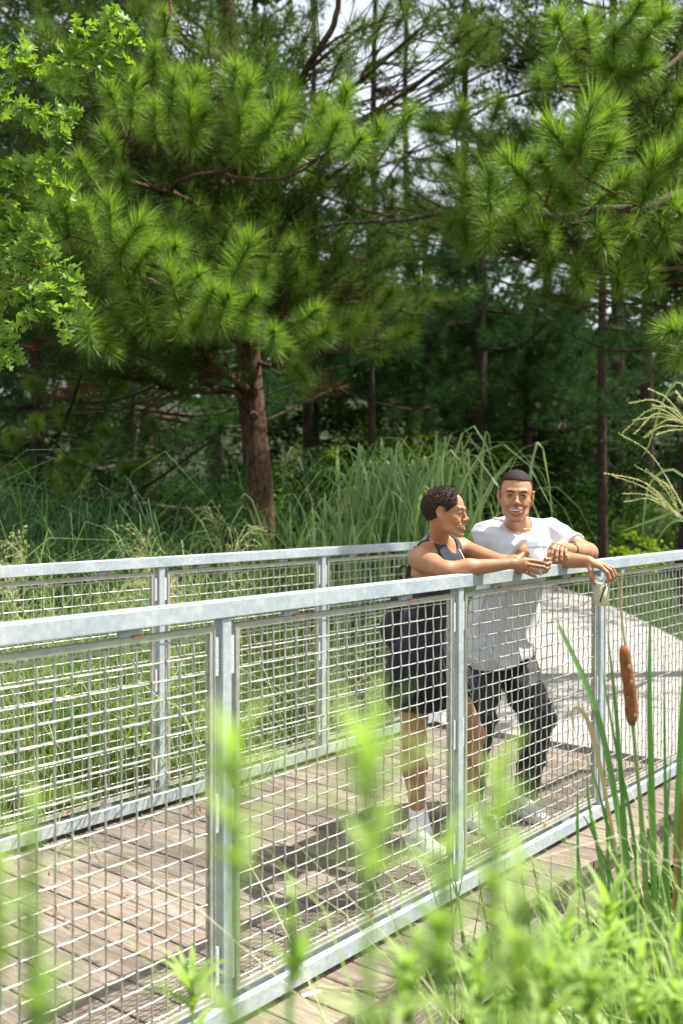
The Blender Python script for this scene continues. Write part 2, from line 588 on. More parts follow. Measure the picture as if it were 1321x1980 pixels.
# ------------------------------------------------------------------ railings
def wire_mesh_data(w, h, cell=0.0508, r=0.0030):
    """woven wire cloth centred at origin in the local XZ plane"""
    nx = int(w / cell) + 1; nz = int(h / cell) + 1
    x0 = -(nx - 1) * cell / 2; z0 = -(nz - 1) * cell / 2
    vs, fs, base = [], [], 0
    ns = 5
    ang = np.arange(ns) * 2 * np.pi / ns
    def strand(fixed, along, length, sign, horiz):
        nonlocal base
        sub = 4
        k0 = along[0]
        ncell = len(along)
        us = np.concatenate([[-length / 2], *[[a - cell * .30, a - cell * .12, a, a + cell * .12, a + cell * .30] for a in along], [length / 2]])
        us = np.clip(us, -length / 2, length / 2)
        off = [0.0]
        for i in range(ncell):
            sg = sign * (1 if i % 2 == 0 else -1)
            off += [sg * 0.1 * r, sg * 0.55 * r, sg * 0.95 * r, sg * 0.55 * r, sg * 0.1 * r]
        off.append(0.0)
        off = np.array(off)
        m = len(us)
        c = np.zeros((m, ns, 3))
        rr = np.full(m, r)
        if horiz:
            c[:, :, 0] = us[:, None]
            c[:, :, 1] = off[:, None] + rr[:, None] * np.cos(ang)
            c[:, :, 2] = fixed + rr[:, None] * np.sin(ang)
        else:
            c[:, :, 2] = us[:, None]
            c[:, :, 1] = off[:, None] + rr[:, None] * np.cos(ang)
            c[:, :, 0] = fixed + rr[:, None] * np.sin(ang)
        vs.append(c.reshape(-1, 3))
        i = np.arange(m - 1)[:, None] * ns + np.arange(ns)[None, :]
        j = np.arange(m - 1)[:, None] * ns + (np.arange(ns)[None, :] + 1) % ns
        fs.append(np.stack([i, j, j + ns, i + ns], -1).reshape(-1, 4) + base)
        base += m * ns
    X = x0 + np.arange(nx) * cell; Zs = z0 + np.arange(nz) * cell
    for q, z in enumerate(Zs):
        strand(z, X, w, 1 if q % 2 == 0 else -1, True)
    for q, x in enumerate(X):
        strand(x, Zs, h, -1 if q % 2 == 0 else 1, False)
    me = npmesh('wire_mesh', np.concatenate(vs), np.concatenate(fs), True)
    me.materials.append(M['wire'])
    return me

FW = BAY - 0.038 - 0.044          # frame outer width
FZ0, FZ1 = 0.100, 1.178
FH = FZ1 - FZ0
FT = 0.018
WM = wire_mesh_data(FW - 2 * FT, FH - 2 * FT)

def frame_data():
    mb = MB()
    d = 0.010
    # mitred flat-sided frame: outer rectangle to inner rectangle
    def ringpts(a, b, y):
        return [(-a, y, -b), (a, y, -b), (a, y, b), (-a, y, b)]
    a0, b0 = FW / 2, FH / 2; a1, b1 = a0 - FT, b0 - FT
    V = ringpts(a0, b0, -d) + ringpts(a1, b1, -d) + ringpts(a0, b0, d) + ringpts(a1, b1, d)
    F = []
    for i in range(4):
        j = (i + 1) % 4
        F += [(i, j, 4 + j, 4 + i), (8 + i, 12 + i, 12 + j, 8 + j), (i, 8 + i, 8 + j, j), (4 + i, 4 + j, 12 + j, 12 + i)]
    mb.add(V, F)
    me = mb.mesh('panel_frame'); me.materials.append(M['frame']); return me
FRM = frame_data()
# raised lips on the frame (channel section)
def lip_data():
    mb = MB()
    for y in (-0.0112, 0.0112):
        for sx in (-1, 1):
            mb.box((sx * (FW / 2 - .002), y, 0), 0.0022, 0.0018, FH / 2 - .004, (1, 0, 0))
        for sz in (-1, 1):
            mb.box((0, y, sz * (FH / 2 - .002)), FW / 2 - .004, 0.0018, 0.0022, (1, 0, 0))
    me = mb.mesh('frame_lip'); me.materials.append(M['wire']); return me
LIP = lip_data()

def railing(t, label, name='bridge_railing'):
    root = empty(name, B(0, t), RZ)
    tag(root, label, 'railing')
    sL, sR = K0 * BAY - 0.05, K1 * BAY + 0.03
    mb = MB(); mb.box(((sL + sR) / 2, 0, 1.225), (sR - sL) / 2, 0.025, 0.025, (1, 0, 0), bev=0.0025)
    mb.build('top_rail', M['galv'], root)
    mb = MB(); mb.box(((sL + sR) / 2, 0, 0.050), (sR - sL) / 2, 0.027, 0.027, (1, 0, 0), bev=0.0025)
    mb.build('bottom_rail', M['galv'], root)
    off = 0.0 if t == 0 else 0.035
    side = -1 if t == 0 else -1
    pm = MB(); pm.box((0, 0, 0), 0.575, 0.019, 0.019, (0, 0, 1), (0, 1, 0), (1, 0, 0), bev=0.0025)
    pmesh = pm.mesh('post'); pmesh.materials.append(M['galv'])
    tb = MB(); tb.box((0, 0, 0), 0.055, 0.006, 0.0075, (0, 0, 1), (0, 1, 0), (1, 0, 0), bev=.001)
    tmesh = tb.mesh('hinge_plate'); tmesh.materials.append(M['weld'])
    tb2 = MB(); tb2.box((0, 0, 0), 0.035, 0.006, 0.010, (1, 0, 0), bev=.001)
    tmesh2 = tb2.mesh('spacer_plate'); tmesh2.materials.append(M['galv'])
    rb = MB(); rb.box((0, 0, 0), 0.016, 0.007, 0.003, (1, 0, 0)); rmesh = rb.mesh('rust_weld'); rmesh.materials.append(M['rust'])
    for k in range(K0, K1 + 1):
        link('post', pmesh, None, root, (k * BAY + off, 0, 0.625))
        # foot that carries on below the bottom rail
        if k < K1:
            cx = (k + .5) * BAY + off
            f = link('panel_frame', FRM, None, root, (cx, 0, (FZ0 + FZ1) / 2))
            link('wire_mesh', WM, None, f)
            link('frame_lip', LIP, None, f)
            for sx in (-1, 1):
                for zz in (1.09, 0.64, 0.20):
                    link('hinge_plate', tmesh, None, root, (cx + sx * (FW / 2 + .011), -0.004, zz))
            for xx in (-0.33, 0.28):
                link('spacer_plate', tmesh2, None, root, (cx + xx, 0, 1.189))
                link('spacer_plate', tmesh2, None, root, (cx + xx, 0, 0.088))
                link('rust_weld', rmesh, None, f, (xx + .02, -0.009, FH / 2 + .0015))
    return root
RAIL_NEAR = railing(0.0, "galvanised steel railing with woven wire panels that the couple lean on")
RAIL_FAR = railing(WIDTH, "galvanised wire panel railing across the boardwalk, directly before the tall grasses")
# ------------------------------------------------------------------ implicit surfaces for people and other soft shapes
def surface_nets(a, lo, h):
    """a < 0 inside; returns verts, quads"""
    s = a < 0
    c = np.zeros(tuple(d - 1 for d in a.shape), np.uint8)
    for i in (0, 1):
        for j in (0, 1):
            for k in (0, 1):
                c += s[i:a.shape[0] - 1 + i, j:a.shape[1] - 1 + j, k:a.shape[2] - 1 + k]
    act = (c > 0) & (c < 8)
    I = np.argwhere(act)
    idx = np.full(act.shape, -1, np.int32)
    idx[act] = np.arange(len(I))
    acc = np.zeros((len(I), 3)); cnt = np.zeros(len(I))
    cor = [(i, j, k) for i in (0, 1) for j in (0, 1) for k in (0, 1)]
    val = {q: a[I[:, 0] + q[0], I[:, 1] + q[1], I[:, 2] + q[2]] for q in cor}
    for q in cor:
        for ax in range(3):
            if q[ax] == 0:
                r = list(q); r[ax] = 1; r = tuple(r)
                v0, v1 = val[q], val[r]
                m = (v0 < 0) != (v1 < 0)
                t = np.where(m, v0 / np.where(m, v0 - v1, 1), 0)
                p = np.array(q, float)[None, :].repeat(len(I), 0)
                p[:, ax] += t
                acc += p * m[:, None]; cnt += m
    V = (I + acc / cnt[:, None]) * h + lo
    Q = []
    for ax in range(3):
        sl0 = [slice(None)] * 3; sl1 = [slice(None)] * 3
        sl0[ax] = slice(0, -1); sl1[ax] = slice(1, None)
        s0, s1 = s[tuple(sl0)], s[tuple(sl1)]
        o1, o2 = [(1, 2), (2, 0), (0, 1)][ax]
        E = np.argwhere(s0 != s1)
        ok = (E[:, o1] > 0) & (E[:, o2] > 0) & (E[:, o1] < a.shape[o1] - 1) & (E[:, o2] < a.shape[o2] - 1)
        E = E[ok]
        flip = s1[E[:, 0], E[:, 1], E[:, 2]]
        d1 = np.zeros(3, int); d1[o1] = 1
        d2 = np.zeros(3, int); d2[o2] = 1
        g = lambda e: idx[e[:, 0], e[:, 1], e[:, 2]]
        q = np.stack([g(E - d1 - d2), g(E - d2), g(E), g(E - d1)], 1)
        q[flip] = q[flip][:, ::-1]
        Q.append(q)
    Q = np.concatenate(Q)
    return V, Q[(Q >= 0).all(1)]

class Prim:
    """kind: cone (a,b,ra,rb, flat=(dir, factor)) / ell (c, radii, rot) ; op: add/sub ; k blend"""
    def __init__(s, kind, op='add', k=0.02, **kw):
        s.kind, s.op, s.k = kind, op, k
        s.__dict__.update(kw)
    def bbox(s, m):
        if s.kind == 'cone':
            r = max(s.ra, s.rb)
            return np.minimum(s.a, s.b) - r - m, np.maximum(s.a, s.b) + r + m
        r = max(s.r)
        return s.c - r - m, s.c + r + m
    def dist(s, X, grow=0.0):
        if s.kind == 'cone':
            ab = s.b - s.a
            L = ab.dot(ab) + 1e-12
            pa = X - s.a
            t = np.clip(pa @ ab / L, 0, 1)
            d = pa - t[..., None] * ab
            if getattr(s, 'flat', None):
                w, f = s.flat
                c = d @ w
                d2 = (d * d).sum(-1) + c * c * (1 / (f * f) - 1)
                dd = np.sqrt(np.maximum(d2, 1e-12))
                r = s.ra + (s.rb - s.ra) * t
                g = np.sqrt((d * d).sum(-1) + 1e-12) / dd     # correct metric
                return (dd - r) * np.clip(g, f, 1.0) - grow
            return np.sqrt((d * d).sum(-1)) - (s.ra + (s.rb - s.ra) * t) - grow
        q = (X - s.c) @ s.rot if s.rot is not None else X - s.c
        r = np.array(s.r) + grow
        k0 = np.sqrt(((q / r) ** 2).sum(-1)) + 1e-9
        k1 = np.sqrt(((q / (r * r)) ** 2).sum(-1)) + 1e-9
        return k0 * (k0 - 1.0) / k1

def cone(a, b, ra, rb, k=0.02, op='add', flat=None):
    if flat is not None:
        w = np.array(flat[0], float); w /= np.linalg.norm(w); flat = (w, flat[1])
    return Prim('cone', op, k, a=np.array(a, float), b=np.array(b, float), ra=ra, rb=rb, flat=flat)

def ell(c, r, rot=None, k=0.02, op='add'):
    return Prim('ell', op, k, c=np.array(c, float), r=tuple(r) if hasattr(r, '__len__') else (r, r, r), rot=rot)

def chain(pts, rad, k=0.02, flat=None):
    return [cone(pts[i], pts[i + 1], rad[i], rad[i + 1], k, flat=flat) for i in range(len(pts) - 1)]

def field(prims, lo, hi, h, grow=0.0, post=None):
    lo = np.array(lo, float); hi = np.array(hi, float)
    n = np.ceil((hi - lo) / h).astype(int) + 1
    A = np.full(n, 0.2, np.float32)
    ax = [lo[i] + np.arange(n[i]) * h for i in range(3)]
    for p in prims:
        m = 2.2 * p.k + 3 * h + grow
        a, b = p.bbox(m)
        i0 = np.clip(np.floor((a - lo) / h).astype(int), 0, n); i1 = np.clip(np.ceil((b - lo) / h).astype(int) + 1, 0, n)
        if (i1 <= i0).any(): continue
        G = np.stack(np.meshgrid(*[ax[i][i0[i]:i1[i]] for i in range(3)], indexing='ij'), -1)
        d = p.dist(G, grow if p.op == 'add' else 0.0).astype(np.float32)
        sl = tuple(slice(i0[i], i1[i]) for i in range(3))
        S = A[sl]
        k = p.k
        if p.op == 'add':
            hh = np.clip(0.5 + 0.5 * (S - d) / k, 0, 1)
            A[sl] = S * (1 - hh) + d * hh - k * hh * (1 - hh)
        else:
            d = -d
            hh = np.clip(0.5 - 0.5 * (S - d) / k, 0, 1)
            A[sl] = S * (1 - hh) + d * hh + k * hh * (1 - hh)
    if post is not None:
        G = np.stack(np.meshgrid(*ax, indexing='ij'), -1).astype(np.float32)
        A = post(G, A).astype(np.float32)
    # keep the border outside
    A[0], A[-1], A[:, 0], A[:, -1], A[:, :, 0], A[:, :, -1] = (.1,) * 6
    return A, lo

def solid(name, prims, h, lo=None, hi=None, grow=0.0, post=None, pad=0.03):
    if lo is None:
        bs = [p.bbox(grow) for p in prims if p.op == 'add']
        lo = np.min([b[0] for b in bs], 0) - pad; hi = np.max([b[1] for b in bs], 0) + pad
    A, lo = field(prims, lo, hi, h, grow, post)
    V, Q = surface_nets(A, lo, h)
    return V, Q

def smax(a, b, k=0.004):
    h = np.clip(0.5 - 0.5 * (a - b) / k, 0, 1)
    return a * (1 - h) + b * h + k * h * (1 - h)

def basis(fwd, up):
    """columns: x (subject's right-hand side when seen from behind = local +x), y forward, z up"""
    f = np.array(fwd, float); f /= np.linalg.norm(f)
    u = np.array(up, float); u -= f * u.dot(f); u /= np.linalg.norm(u)
    x = np.cross(f, u)
    return np.stack([x, f, u], 1)

def wob(G, sc, seed=0):
    """cheap smooth noise, sum of sines"""
    rr = np.random.default_rng(seed)
    out = 0
    for i in range(7):
        w = rr.normal(size=3); w /= np.linalg.norm(w)
        f = sc * (0.7 + 1.1 * rr.random())
        out = out + np.sin((G @ w.astype(np.float32)) * f + rr.random() * 6.28)
    return out / 3.2

# ------------------------------------------------------------------ heads
def head_prims(c, Rm, s=1.0, male=True):
    """returns list of prims for a head with face; c = centre between the ears"""
    def w(x, y, z): return c + Rm @ (np.array([x, y, z]) * s)
    def e(x, y, z, r, k=.012, op='add'):
        r = (r,) * 3 if not hasattr(r, '__len__') else r
        return ell(w(x, y, z), tuple(q * s for q in r), Rm, k * s, op)
    def cn(a, b, ra, rb, k=.01, op='add', flat=None):
        fl = None if flat is None else (Rm @ np.array(flat[0], float), flat[1])
        return cone(w(*a), w(*b), ra * s, rb * s, k * s, op, fl)
    jw = 0.044 if male else 0.040
    L = [e(0, -.012, .040, (.0745, .096, .080), .02),            # cranium
         e(0, -.035, .015, (.068, .072, .070), .02),
         e(0, .022, .012, (.063, .068, .075), .02),              # forehead / mid face
         e(0, .030, -.045, (.045, .055, .058), .02)]             # lower face
    for sx in (-1, 1):
        L += [cn((sx * .056, .002, -.020), (sx * jw, .015, -.068), .015, .012, .018),
              cn((sx * jw, .015, -.068), (sx * .014, .072, -.098), .012, .014, .018),
              e(sx * .044, .058, -.018, (.018, .018, .016), .02),     # cheekbone
              e(sx * .036, .070, -.036, (.0165, .016, .015), .016),    # smile-raised cheek
              cn((sx * .040, .078, .030), (sx * .010, .088, .027), .0075, .0085, .012),  # brow ridge
              ]
    L += [e(0, .078, -.100, (.019, .016, .014), .016)]            # chin
    for sx in (-1, 1):
        L += [e(sx * .031, .097, .0085, (.0155, .016, .0085), .010, 'sub')]     # eye socket
    # nose
    L += [cn((0, .086, .022), (0, .103, -.020), .0065, .0095, .009),
          e(0, .108, -.024, (.0105, .0105, .0095), .007)]
    for sx in (-1, 1):
        L += [e(sx * .0125, .099, -.028, (.0075, .0095, .0070), .006)]
        L += [e(sx * .006, .107, -.0345, (.0032, .0045, .0030), .002, 'sub')]
    # lids
    for sx in (-1, 1):
        L += [e(sx * .031, .0775, .0075, (.0150, .0120, .0105), .004)]
        L += [cn((sx * .0175, .0855, .0045), (sx * .045, .0780, .0065), .0022, .0018, .002, 'sub'),
              cn((sx * .022, .0885, .0055), (sx * .040, .0850, .0065), .0030, .0026, .002, 'sub')]
    # mouth: smiling, open
    mw = .038
    L += [e(0, .088, -.060, (.026, .016, .017), .012)]
    up = [(-mw, .0755, -.0455), (-.020, .0915, -.0505), (0, .0985, -.0515), (.020, .0915, -.0505), (mw, .0755, -.0455)]
    dn = [(-mw, .0755, -.0465), (-.021, .0895, -.0675), (0, .0960, -.0745), (.021, .0895, -.0675), (mw, .0755, -.0465)]
    for q in range(4):
        L += [cn(up[q], up[q + 1], .0040 if q in (1, 2) else .0036, .0040, .004), cn(dn[q], dn[q + 1], .0046, .0046, .004)]
    L += [e(0, .0985, -.0605, (.0320, .0230, .0080), .003, 'sub')]
    # smile folds
    for sx in (-1, 1):
        L += [cn((sx * .019, .0965, -.030), (sx * .037, .078, -.050), .0016, .0020, .005, 'sub')]
    # ears
    for sx in (-1, 1):
        L += [e(sx * .0755, -.008, .003, (.0060, .018, .031), .005),
              e(sx * .0745, -.002, -.022, (.006, .010, .012), .006),
              e(sx * .0850, -.004, .006, (.0070, .0105, .019), .002, 'sub'),
              cn((sx * .0800, -.018, -.014), (sx * .0830, -.025, .010), .0034, .0036, .002), cn((sx * .0830, -.025, .010), (sx * .0825, -.014, .031), .0036, .0036, .002),
              cn((sx * .0825, -.014, .031), (sx * .0790, .006, .026), .0036, .0030, .002), cn((sx * .079, -.012, -.002), (sx * .079, -.006, -.018), .003, .003, .002),
              e(sx * .0800, .004, -.004, (.004, .005, .008), .004)]
    return L, w

def face_parts(parent, w, Rm, s, male, mats):
    """eyes, teeth, lips and brows as small meshes of their own"""
    def X(p): return w(*p)
    for sx in (-1, 1):
        mb = MB()
        ring = []
        # eyeball sliver
        V, Q = solid('eye', [ell(X((sx * .031, .0765, .0060)), tuple(q * s for q in (.0130, .0112, .0040)), Rm, .002)], .0009)
        o = link('eye', npmesh('eye', V, Q), mats['white'], parent)
        V, Q = solid('iris', [ell(X((sx * .031 + (-.0005 if male else .003), .0858, .0060)), tuple(q * s for q in (.0050, .0030, .0040)), Rm, .002)], .0008)
        link('iris', npmesh('iris', V, Q), mats['iris'], o)
        # lash line
        P_ = [X((sx * (.031 + d), .0885 - abs(d) * .25 - (sx * 0), .0108 - (d * d) * 18)) for d in (-.0135, -.007, 0, .007, .0145)]
        V, Q = solid('eyelash', chain(P_, [.0010 * s, .0016 * s, .0017 * s, .0017 * s, .0010 * s], .001), .0009)
        link('eyelash', npmesh('eyelash', V, Q), mats['hair'], parent)
        zb = .0245 if male else .027
        P_ = [X((sx * .014, .0935, zb - .003)), X((sx * .026, .0920, zb + .0025)), X((sx * .038, .0865, zb + .003)), X((sx * .048, .0765, zb - .002))]
        rr = [.0028, .0034, .0028, .0012] if male else [.0020, .0022, .0018, .0010]
        V, Q = solid('eyebrow', chain(P_, [q * s for q in rr], .002), .0011)
        link('eyebrow', npmesh('eyebrow', V, Q), mats['hair'], parent)
    V, Q = solid('teeth', [ell(X((0, .0745, -.0575)), tuple(q * s for q in (.0325, .0220, .0080)), Rm, .002)], .0012)
    link('teeth', npmesh('teeth', V, Q), mats['teeth'], parent)
    mw = .038
    up = [(-mw, .0765, -.0455), (-.020, .0930, -.0502), (-.006, .1000, -.0500), (.006, .1000, -.0500), (.020, .0930, -.0502), (mw, .0765, -.0455)]
    dn = [(-mw, .0765, -.0465), (-.021, .0910, -.0680), (0, .0980, -.0750), (.021, .0910, -.0680), (mw, .0765, -.0465)]
    pr = chain([X(p) for p in up], [q * s for q in (.0015, .0035, .0038, .0038, .0035, .0015)], .002)
    pr += chain([X(p) for p in dn], [q * s for q in (.0015, .0042, .0047, .0042, .0015)], .002)
    V, Q = solid('lips', pr, .0012)
    link('lips', npmesh('lips', V, Q), mats['lips'], parent)

# ------------------------------------------------------------------ garments helper
def garment(name, prims, mat, parent, h=.0055, grow=0.0, post=None, smooth=True):
    V, Q = solid(name, prims, h, grow=grow, post=post)
    return link(name, npmesh(name, V, Q, smooth), mat, parent)

def hand_prims(wrist, pal, fingers, thumb, rf=.0082, k=.006):
    """wrist point, list of knuckle points, finger polylines (starting at knuckle), thumb polyline"""
    L = []
    for q, f in enumerate(fingers):
        f = [np.array(p, float) for p in f]
        sc = (1.0, 1.04, 1.0, .86)[q]
        L.append(cone(wrist + (f[0] - wrist) * .05, f[0], .016, .0115 * sc, .012))
        rad = [rf * 1.18 * sc, rf * 1.05 * sc, rf * .98 * sc, rf * .82 * sc]
        for i in range(len(f) - 1):
            L.append(cone(f[i], f[i + 1], rad[i], rad[i + 1], k * .6))
    t = [np.array(p, float) for p in thumb]
    rad = [.016, .0115, .0100, .0080]
    for i in range(len(t) - 1):
        L.append(cone(t[i], t[i + 1], rad[i], rad[i + 1], k))
    return L

def nails(parent, fingers, mat, face):
    for f in fingers:
        a, b = np.array(f[-2], float), np.array(f[-1], float)
        d = b - a; d /= np.linalg.norm(d)
        n = np.array(face, float); n -= d * n.dot(d); n /= np.linalg.norm(n)
        c = b - d * .003 + n * .0055
        Rm = np.stack([np.cross(d, n), d, n], 1)
        V, Q = solid('fingernail', [ell(c, (.0050, .0068, .0022), Rm, .001)], .0011)
        link('fingernail', npmesh('fingernail', V, Q), mat, parent)

def body_mesh(prims, boxes, h=.0045):
    """coarse body plus fine regions (head, hands) of the same surface, as one mesh.
    boxes: (centre, rot, half sizes, h)"""
    def boxd(G, b):
        q = np.abs((G - b[0].astype(np.float32)) @ b[1].astype(np.float32)) - np.array(b[2], np.float32)
        return q.max(-1)
    def post(G, A):
        for b in boxes:
            A = np.maximum(A, -(boxd(G, b) + .0055))
        return A
    V, Q = solid('body', prims, h, post=post)
    Vs, Qs, n = [V], [Q], len(V)
    for b in boxes:
        r = np.linalg.norm(b[2])
        ext = np.abs(b[1]) @ np.array(b[2]) + .006
        A, lo = field(prims, b[0] - ext, b[0] + ext, b[3], post=lambda G, A, b=b: np.maximum(A, boxd(G, b)))
        V, Q = surface_nets(A, lo, b[3])
        Vs.append(V); Qs.append(Q + n); n += len(V)
    return npmesh('body', np.concatenate(Vs), np.concatenate(Qs))

# ------------------------------------------------------------------ materials for people
M['skin_m'] = mat_skin("warm_brown_skin", (0.45, 0.225, 0.118), (0.37, 0.170, 0.085))
M['skin_w'] = mat_skin("deep_tan_skin", (0.44, 0.215, 0.108), (0.36, 0.165, 0.080))
M['eyewhite'] = simple("eye_white", (0.62, 0.58, 0.54), 0.25, 0, .03)
M['iris'] = simple("dark_iris", (0.025, 0.014, 0.008), 0.15, 0, .1)
M['teeth'] = simple("teeth_white", (0.88, 0.86, 0.82), 0.25, 0, .04, 200)
M['lips_m'] = simple("lips_rose", (0.42, 0.17, 0.12), 0.38, 0, .1, 200)
M['lips_w'] = simple("lips_soft_brown", (0.42, 0.16, 0.11), 0.35, 0, .1, 200)
M['nail'] = simple("fingernail_pink", (0.66, 0.40, 0.32), 0.3, 0, .05)
M['hair'] = simple("black_hair", (0.022, 0.015, 0.012), 0.75, 0, .5, 420, .9, .002, .25)
M['curl'] = simple("dark_brown_curls", (0.040, 0.024, 0.017), 0.7, 0, .6, 300, .8, .002, .3)
M['fade'] = simple("short_shaved_hair", (0.085, 0.050, 0.035), 0.8, 0, .4, 600, .6, .001, .2)
def cloth(name, col, rough=.9, weave=900, var=.06, bd=.0006):
    m, nt, b = new_mat(name)
    f = noise(nt, weave, 2); g = noise(nt, 9, 4)
    lo = tuple(c * (1 - var) for c in col); hi = tuple(min(1, c * (1 + var)) for c in col)
    nt.links.new(ramp(nt, g, [(0.3, lo), (0.7, hi)]), b.inputs['Base Color'])
    b.inputs['Roughness'].default_value = rough
    b.inputs['Specular IOR Level'].default_value = .25
    b.inputs['Sheen Weight'].default_value = .15
    bump(nt, b, f, .3, bd)
    return m
M['tee'] = cloth("white_jersey", (0.60, 0.60, 0.625), .95)
M['black'] = cloth("black_ripstop", (0.020, 0.020, 0.026), .6, 700, .2)
M['navy'] = cloth("dark_navy_stretch", (0.022, 0.025, 0.042), .5, 1200, .15)
M['skirt'] = cloth("navy_pleated", (0.018, 0.021, 0.036), .5, 1200, .15)
M['shoe'] = simple("white_leather", (0.74, 0.73, 0.74), .5, 0, .06, 60)
M['sole'] = simple("white_rubber", (0.66, 0.65, 0.64), .6, 0, .08, 60)
M['sock'] = cloth("white_ribbed_sock", (0.80, 0.79, 0.80), .95, 300)
M['bandblk'] = simple("black_rubber", (0.018, 0.018, 0.02), .45, 0, .2)
M['gold'] = simple("gold_chain", (0.75, 0.55, 0.25), .3, .9, .1)
M['paper'] = simple("white_paper_cup", (0.88, 0.88, 0.88), .55, 0, .03, 40)
M['lid'] = simple("white_plastic_lid", (0.92, 0.92, 0.93), .3, 0, .03, 40)

def shoe(parent, heel, toe, up=(0, 0, 1), L=None, name='shoe'):
    heel = np.array(heel, float); toe = np.array(toe, float)
    d = toe - heel; ln = np.linalg.norm(d); d /= ln
    w = np.cross(d, [0, 0, 1]); w /= np.linalg.norm(w)
    up = np.cross(w, d)
    Rm = np.stack([w, d, up], 1)
    s = ln / .285
    def q(x, y, z): return heel + w * x * s + d * y * s + up * z * s
    pr = [ell(q(0, .045, .045), (.036 * s, .045 * s, .042 * s), Rm, .02),
          ell(q(0, .19, .036), (.046 * s, .085 * s, .030 * s), Rm, .03),
          ell(q(.004, .235, .034), (.040 * s, .045 * s, .028 * s), Rm, .02),
          cone(q(0, .055, .085), q(0, .15, .060), .035 * s, .028 * s, .02),
          cone(q(0, .04, .06), q(0, .045, .10), .036 * s, .034 * s, .02)]
    def post(G, A):
        zz = (G - heel.astype(np.float32)) @ up.astype(np.float32)
        return smax(A, .016 * s - zz, .003)
    V, Q = solid('shoe', pr, .0042, post=post)
    o = link(name, npmesh('shoe', V, Q), M['shoe'], parent)
    pr = [ell(q(0, .05, .016), (.040 * s, .056 * s, .04 * s), Rm, .02), ell(q(0, .19, .016), (.050 * s, .098 * s, .05 * s), Rm, .03),
          cone(q(0, .06, .016), q(0, .2, .016), .036 * s, .042 * s, .02)]
    def post2(G, A):
        zz = (G - heel.astype(np.float32)) @ up.astype(np.float32)
        return smax(smax(A, -zz, .003), zz - .027 * s, .003)
    V, Q = solid('sole', pr, .0045, post=post2)
    link('sole', npmesh('sole', V, Q), M['sole'], o)
    # laces
    mb = MB()
    for i in range(5):
        y = .105 + i * .018; z = .098 - i * .0085
        mb.tube([q(-.026, y, z - .014), q(-.012, y + .003, z), q(.012, y - .003, z), q(.026, y, z - .014)], .0026, 5)
    mb.build('shoelace', M['sock'], o, True)
    # side stripe
    mb = MB()
    mb.tube([q(.036, .035, .045), q(.041, .07, .06), q(.036, .10, .078)], .003, 5)
    mb.build('shoe_stripe', M['black'] if L else M['sole'], o, True)
    return o

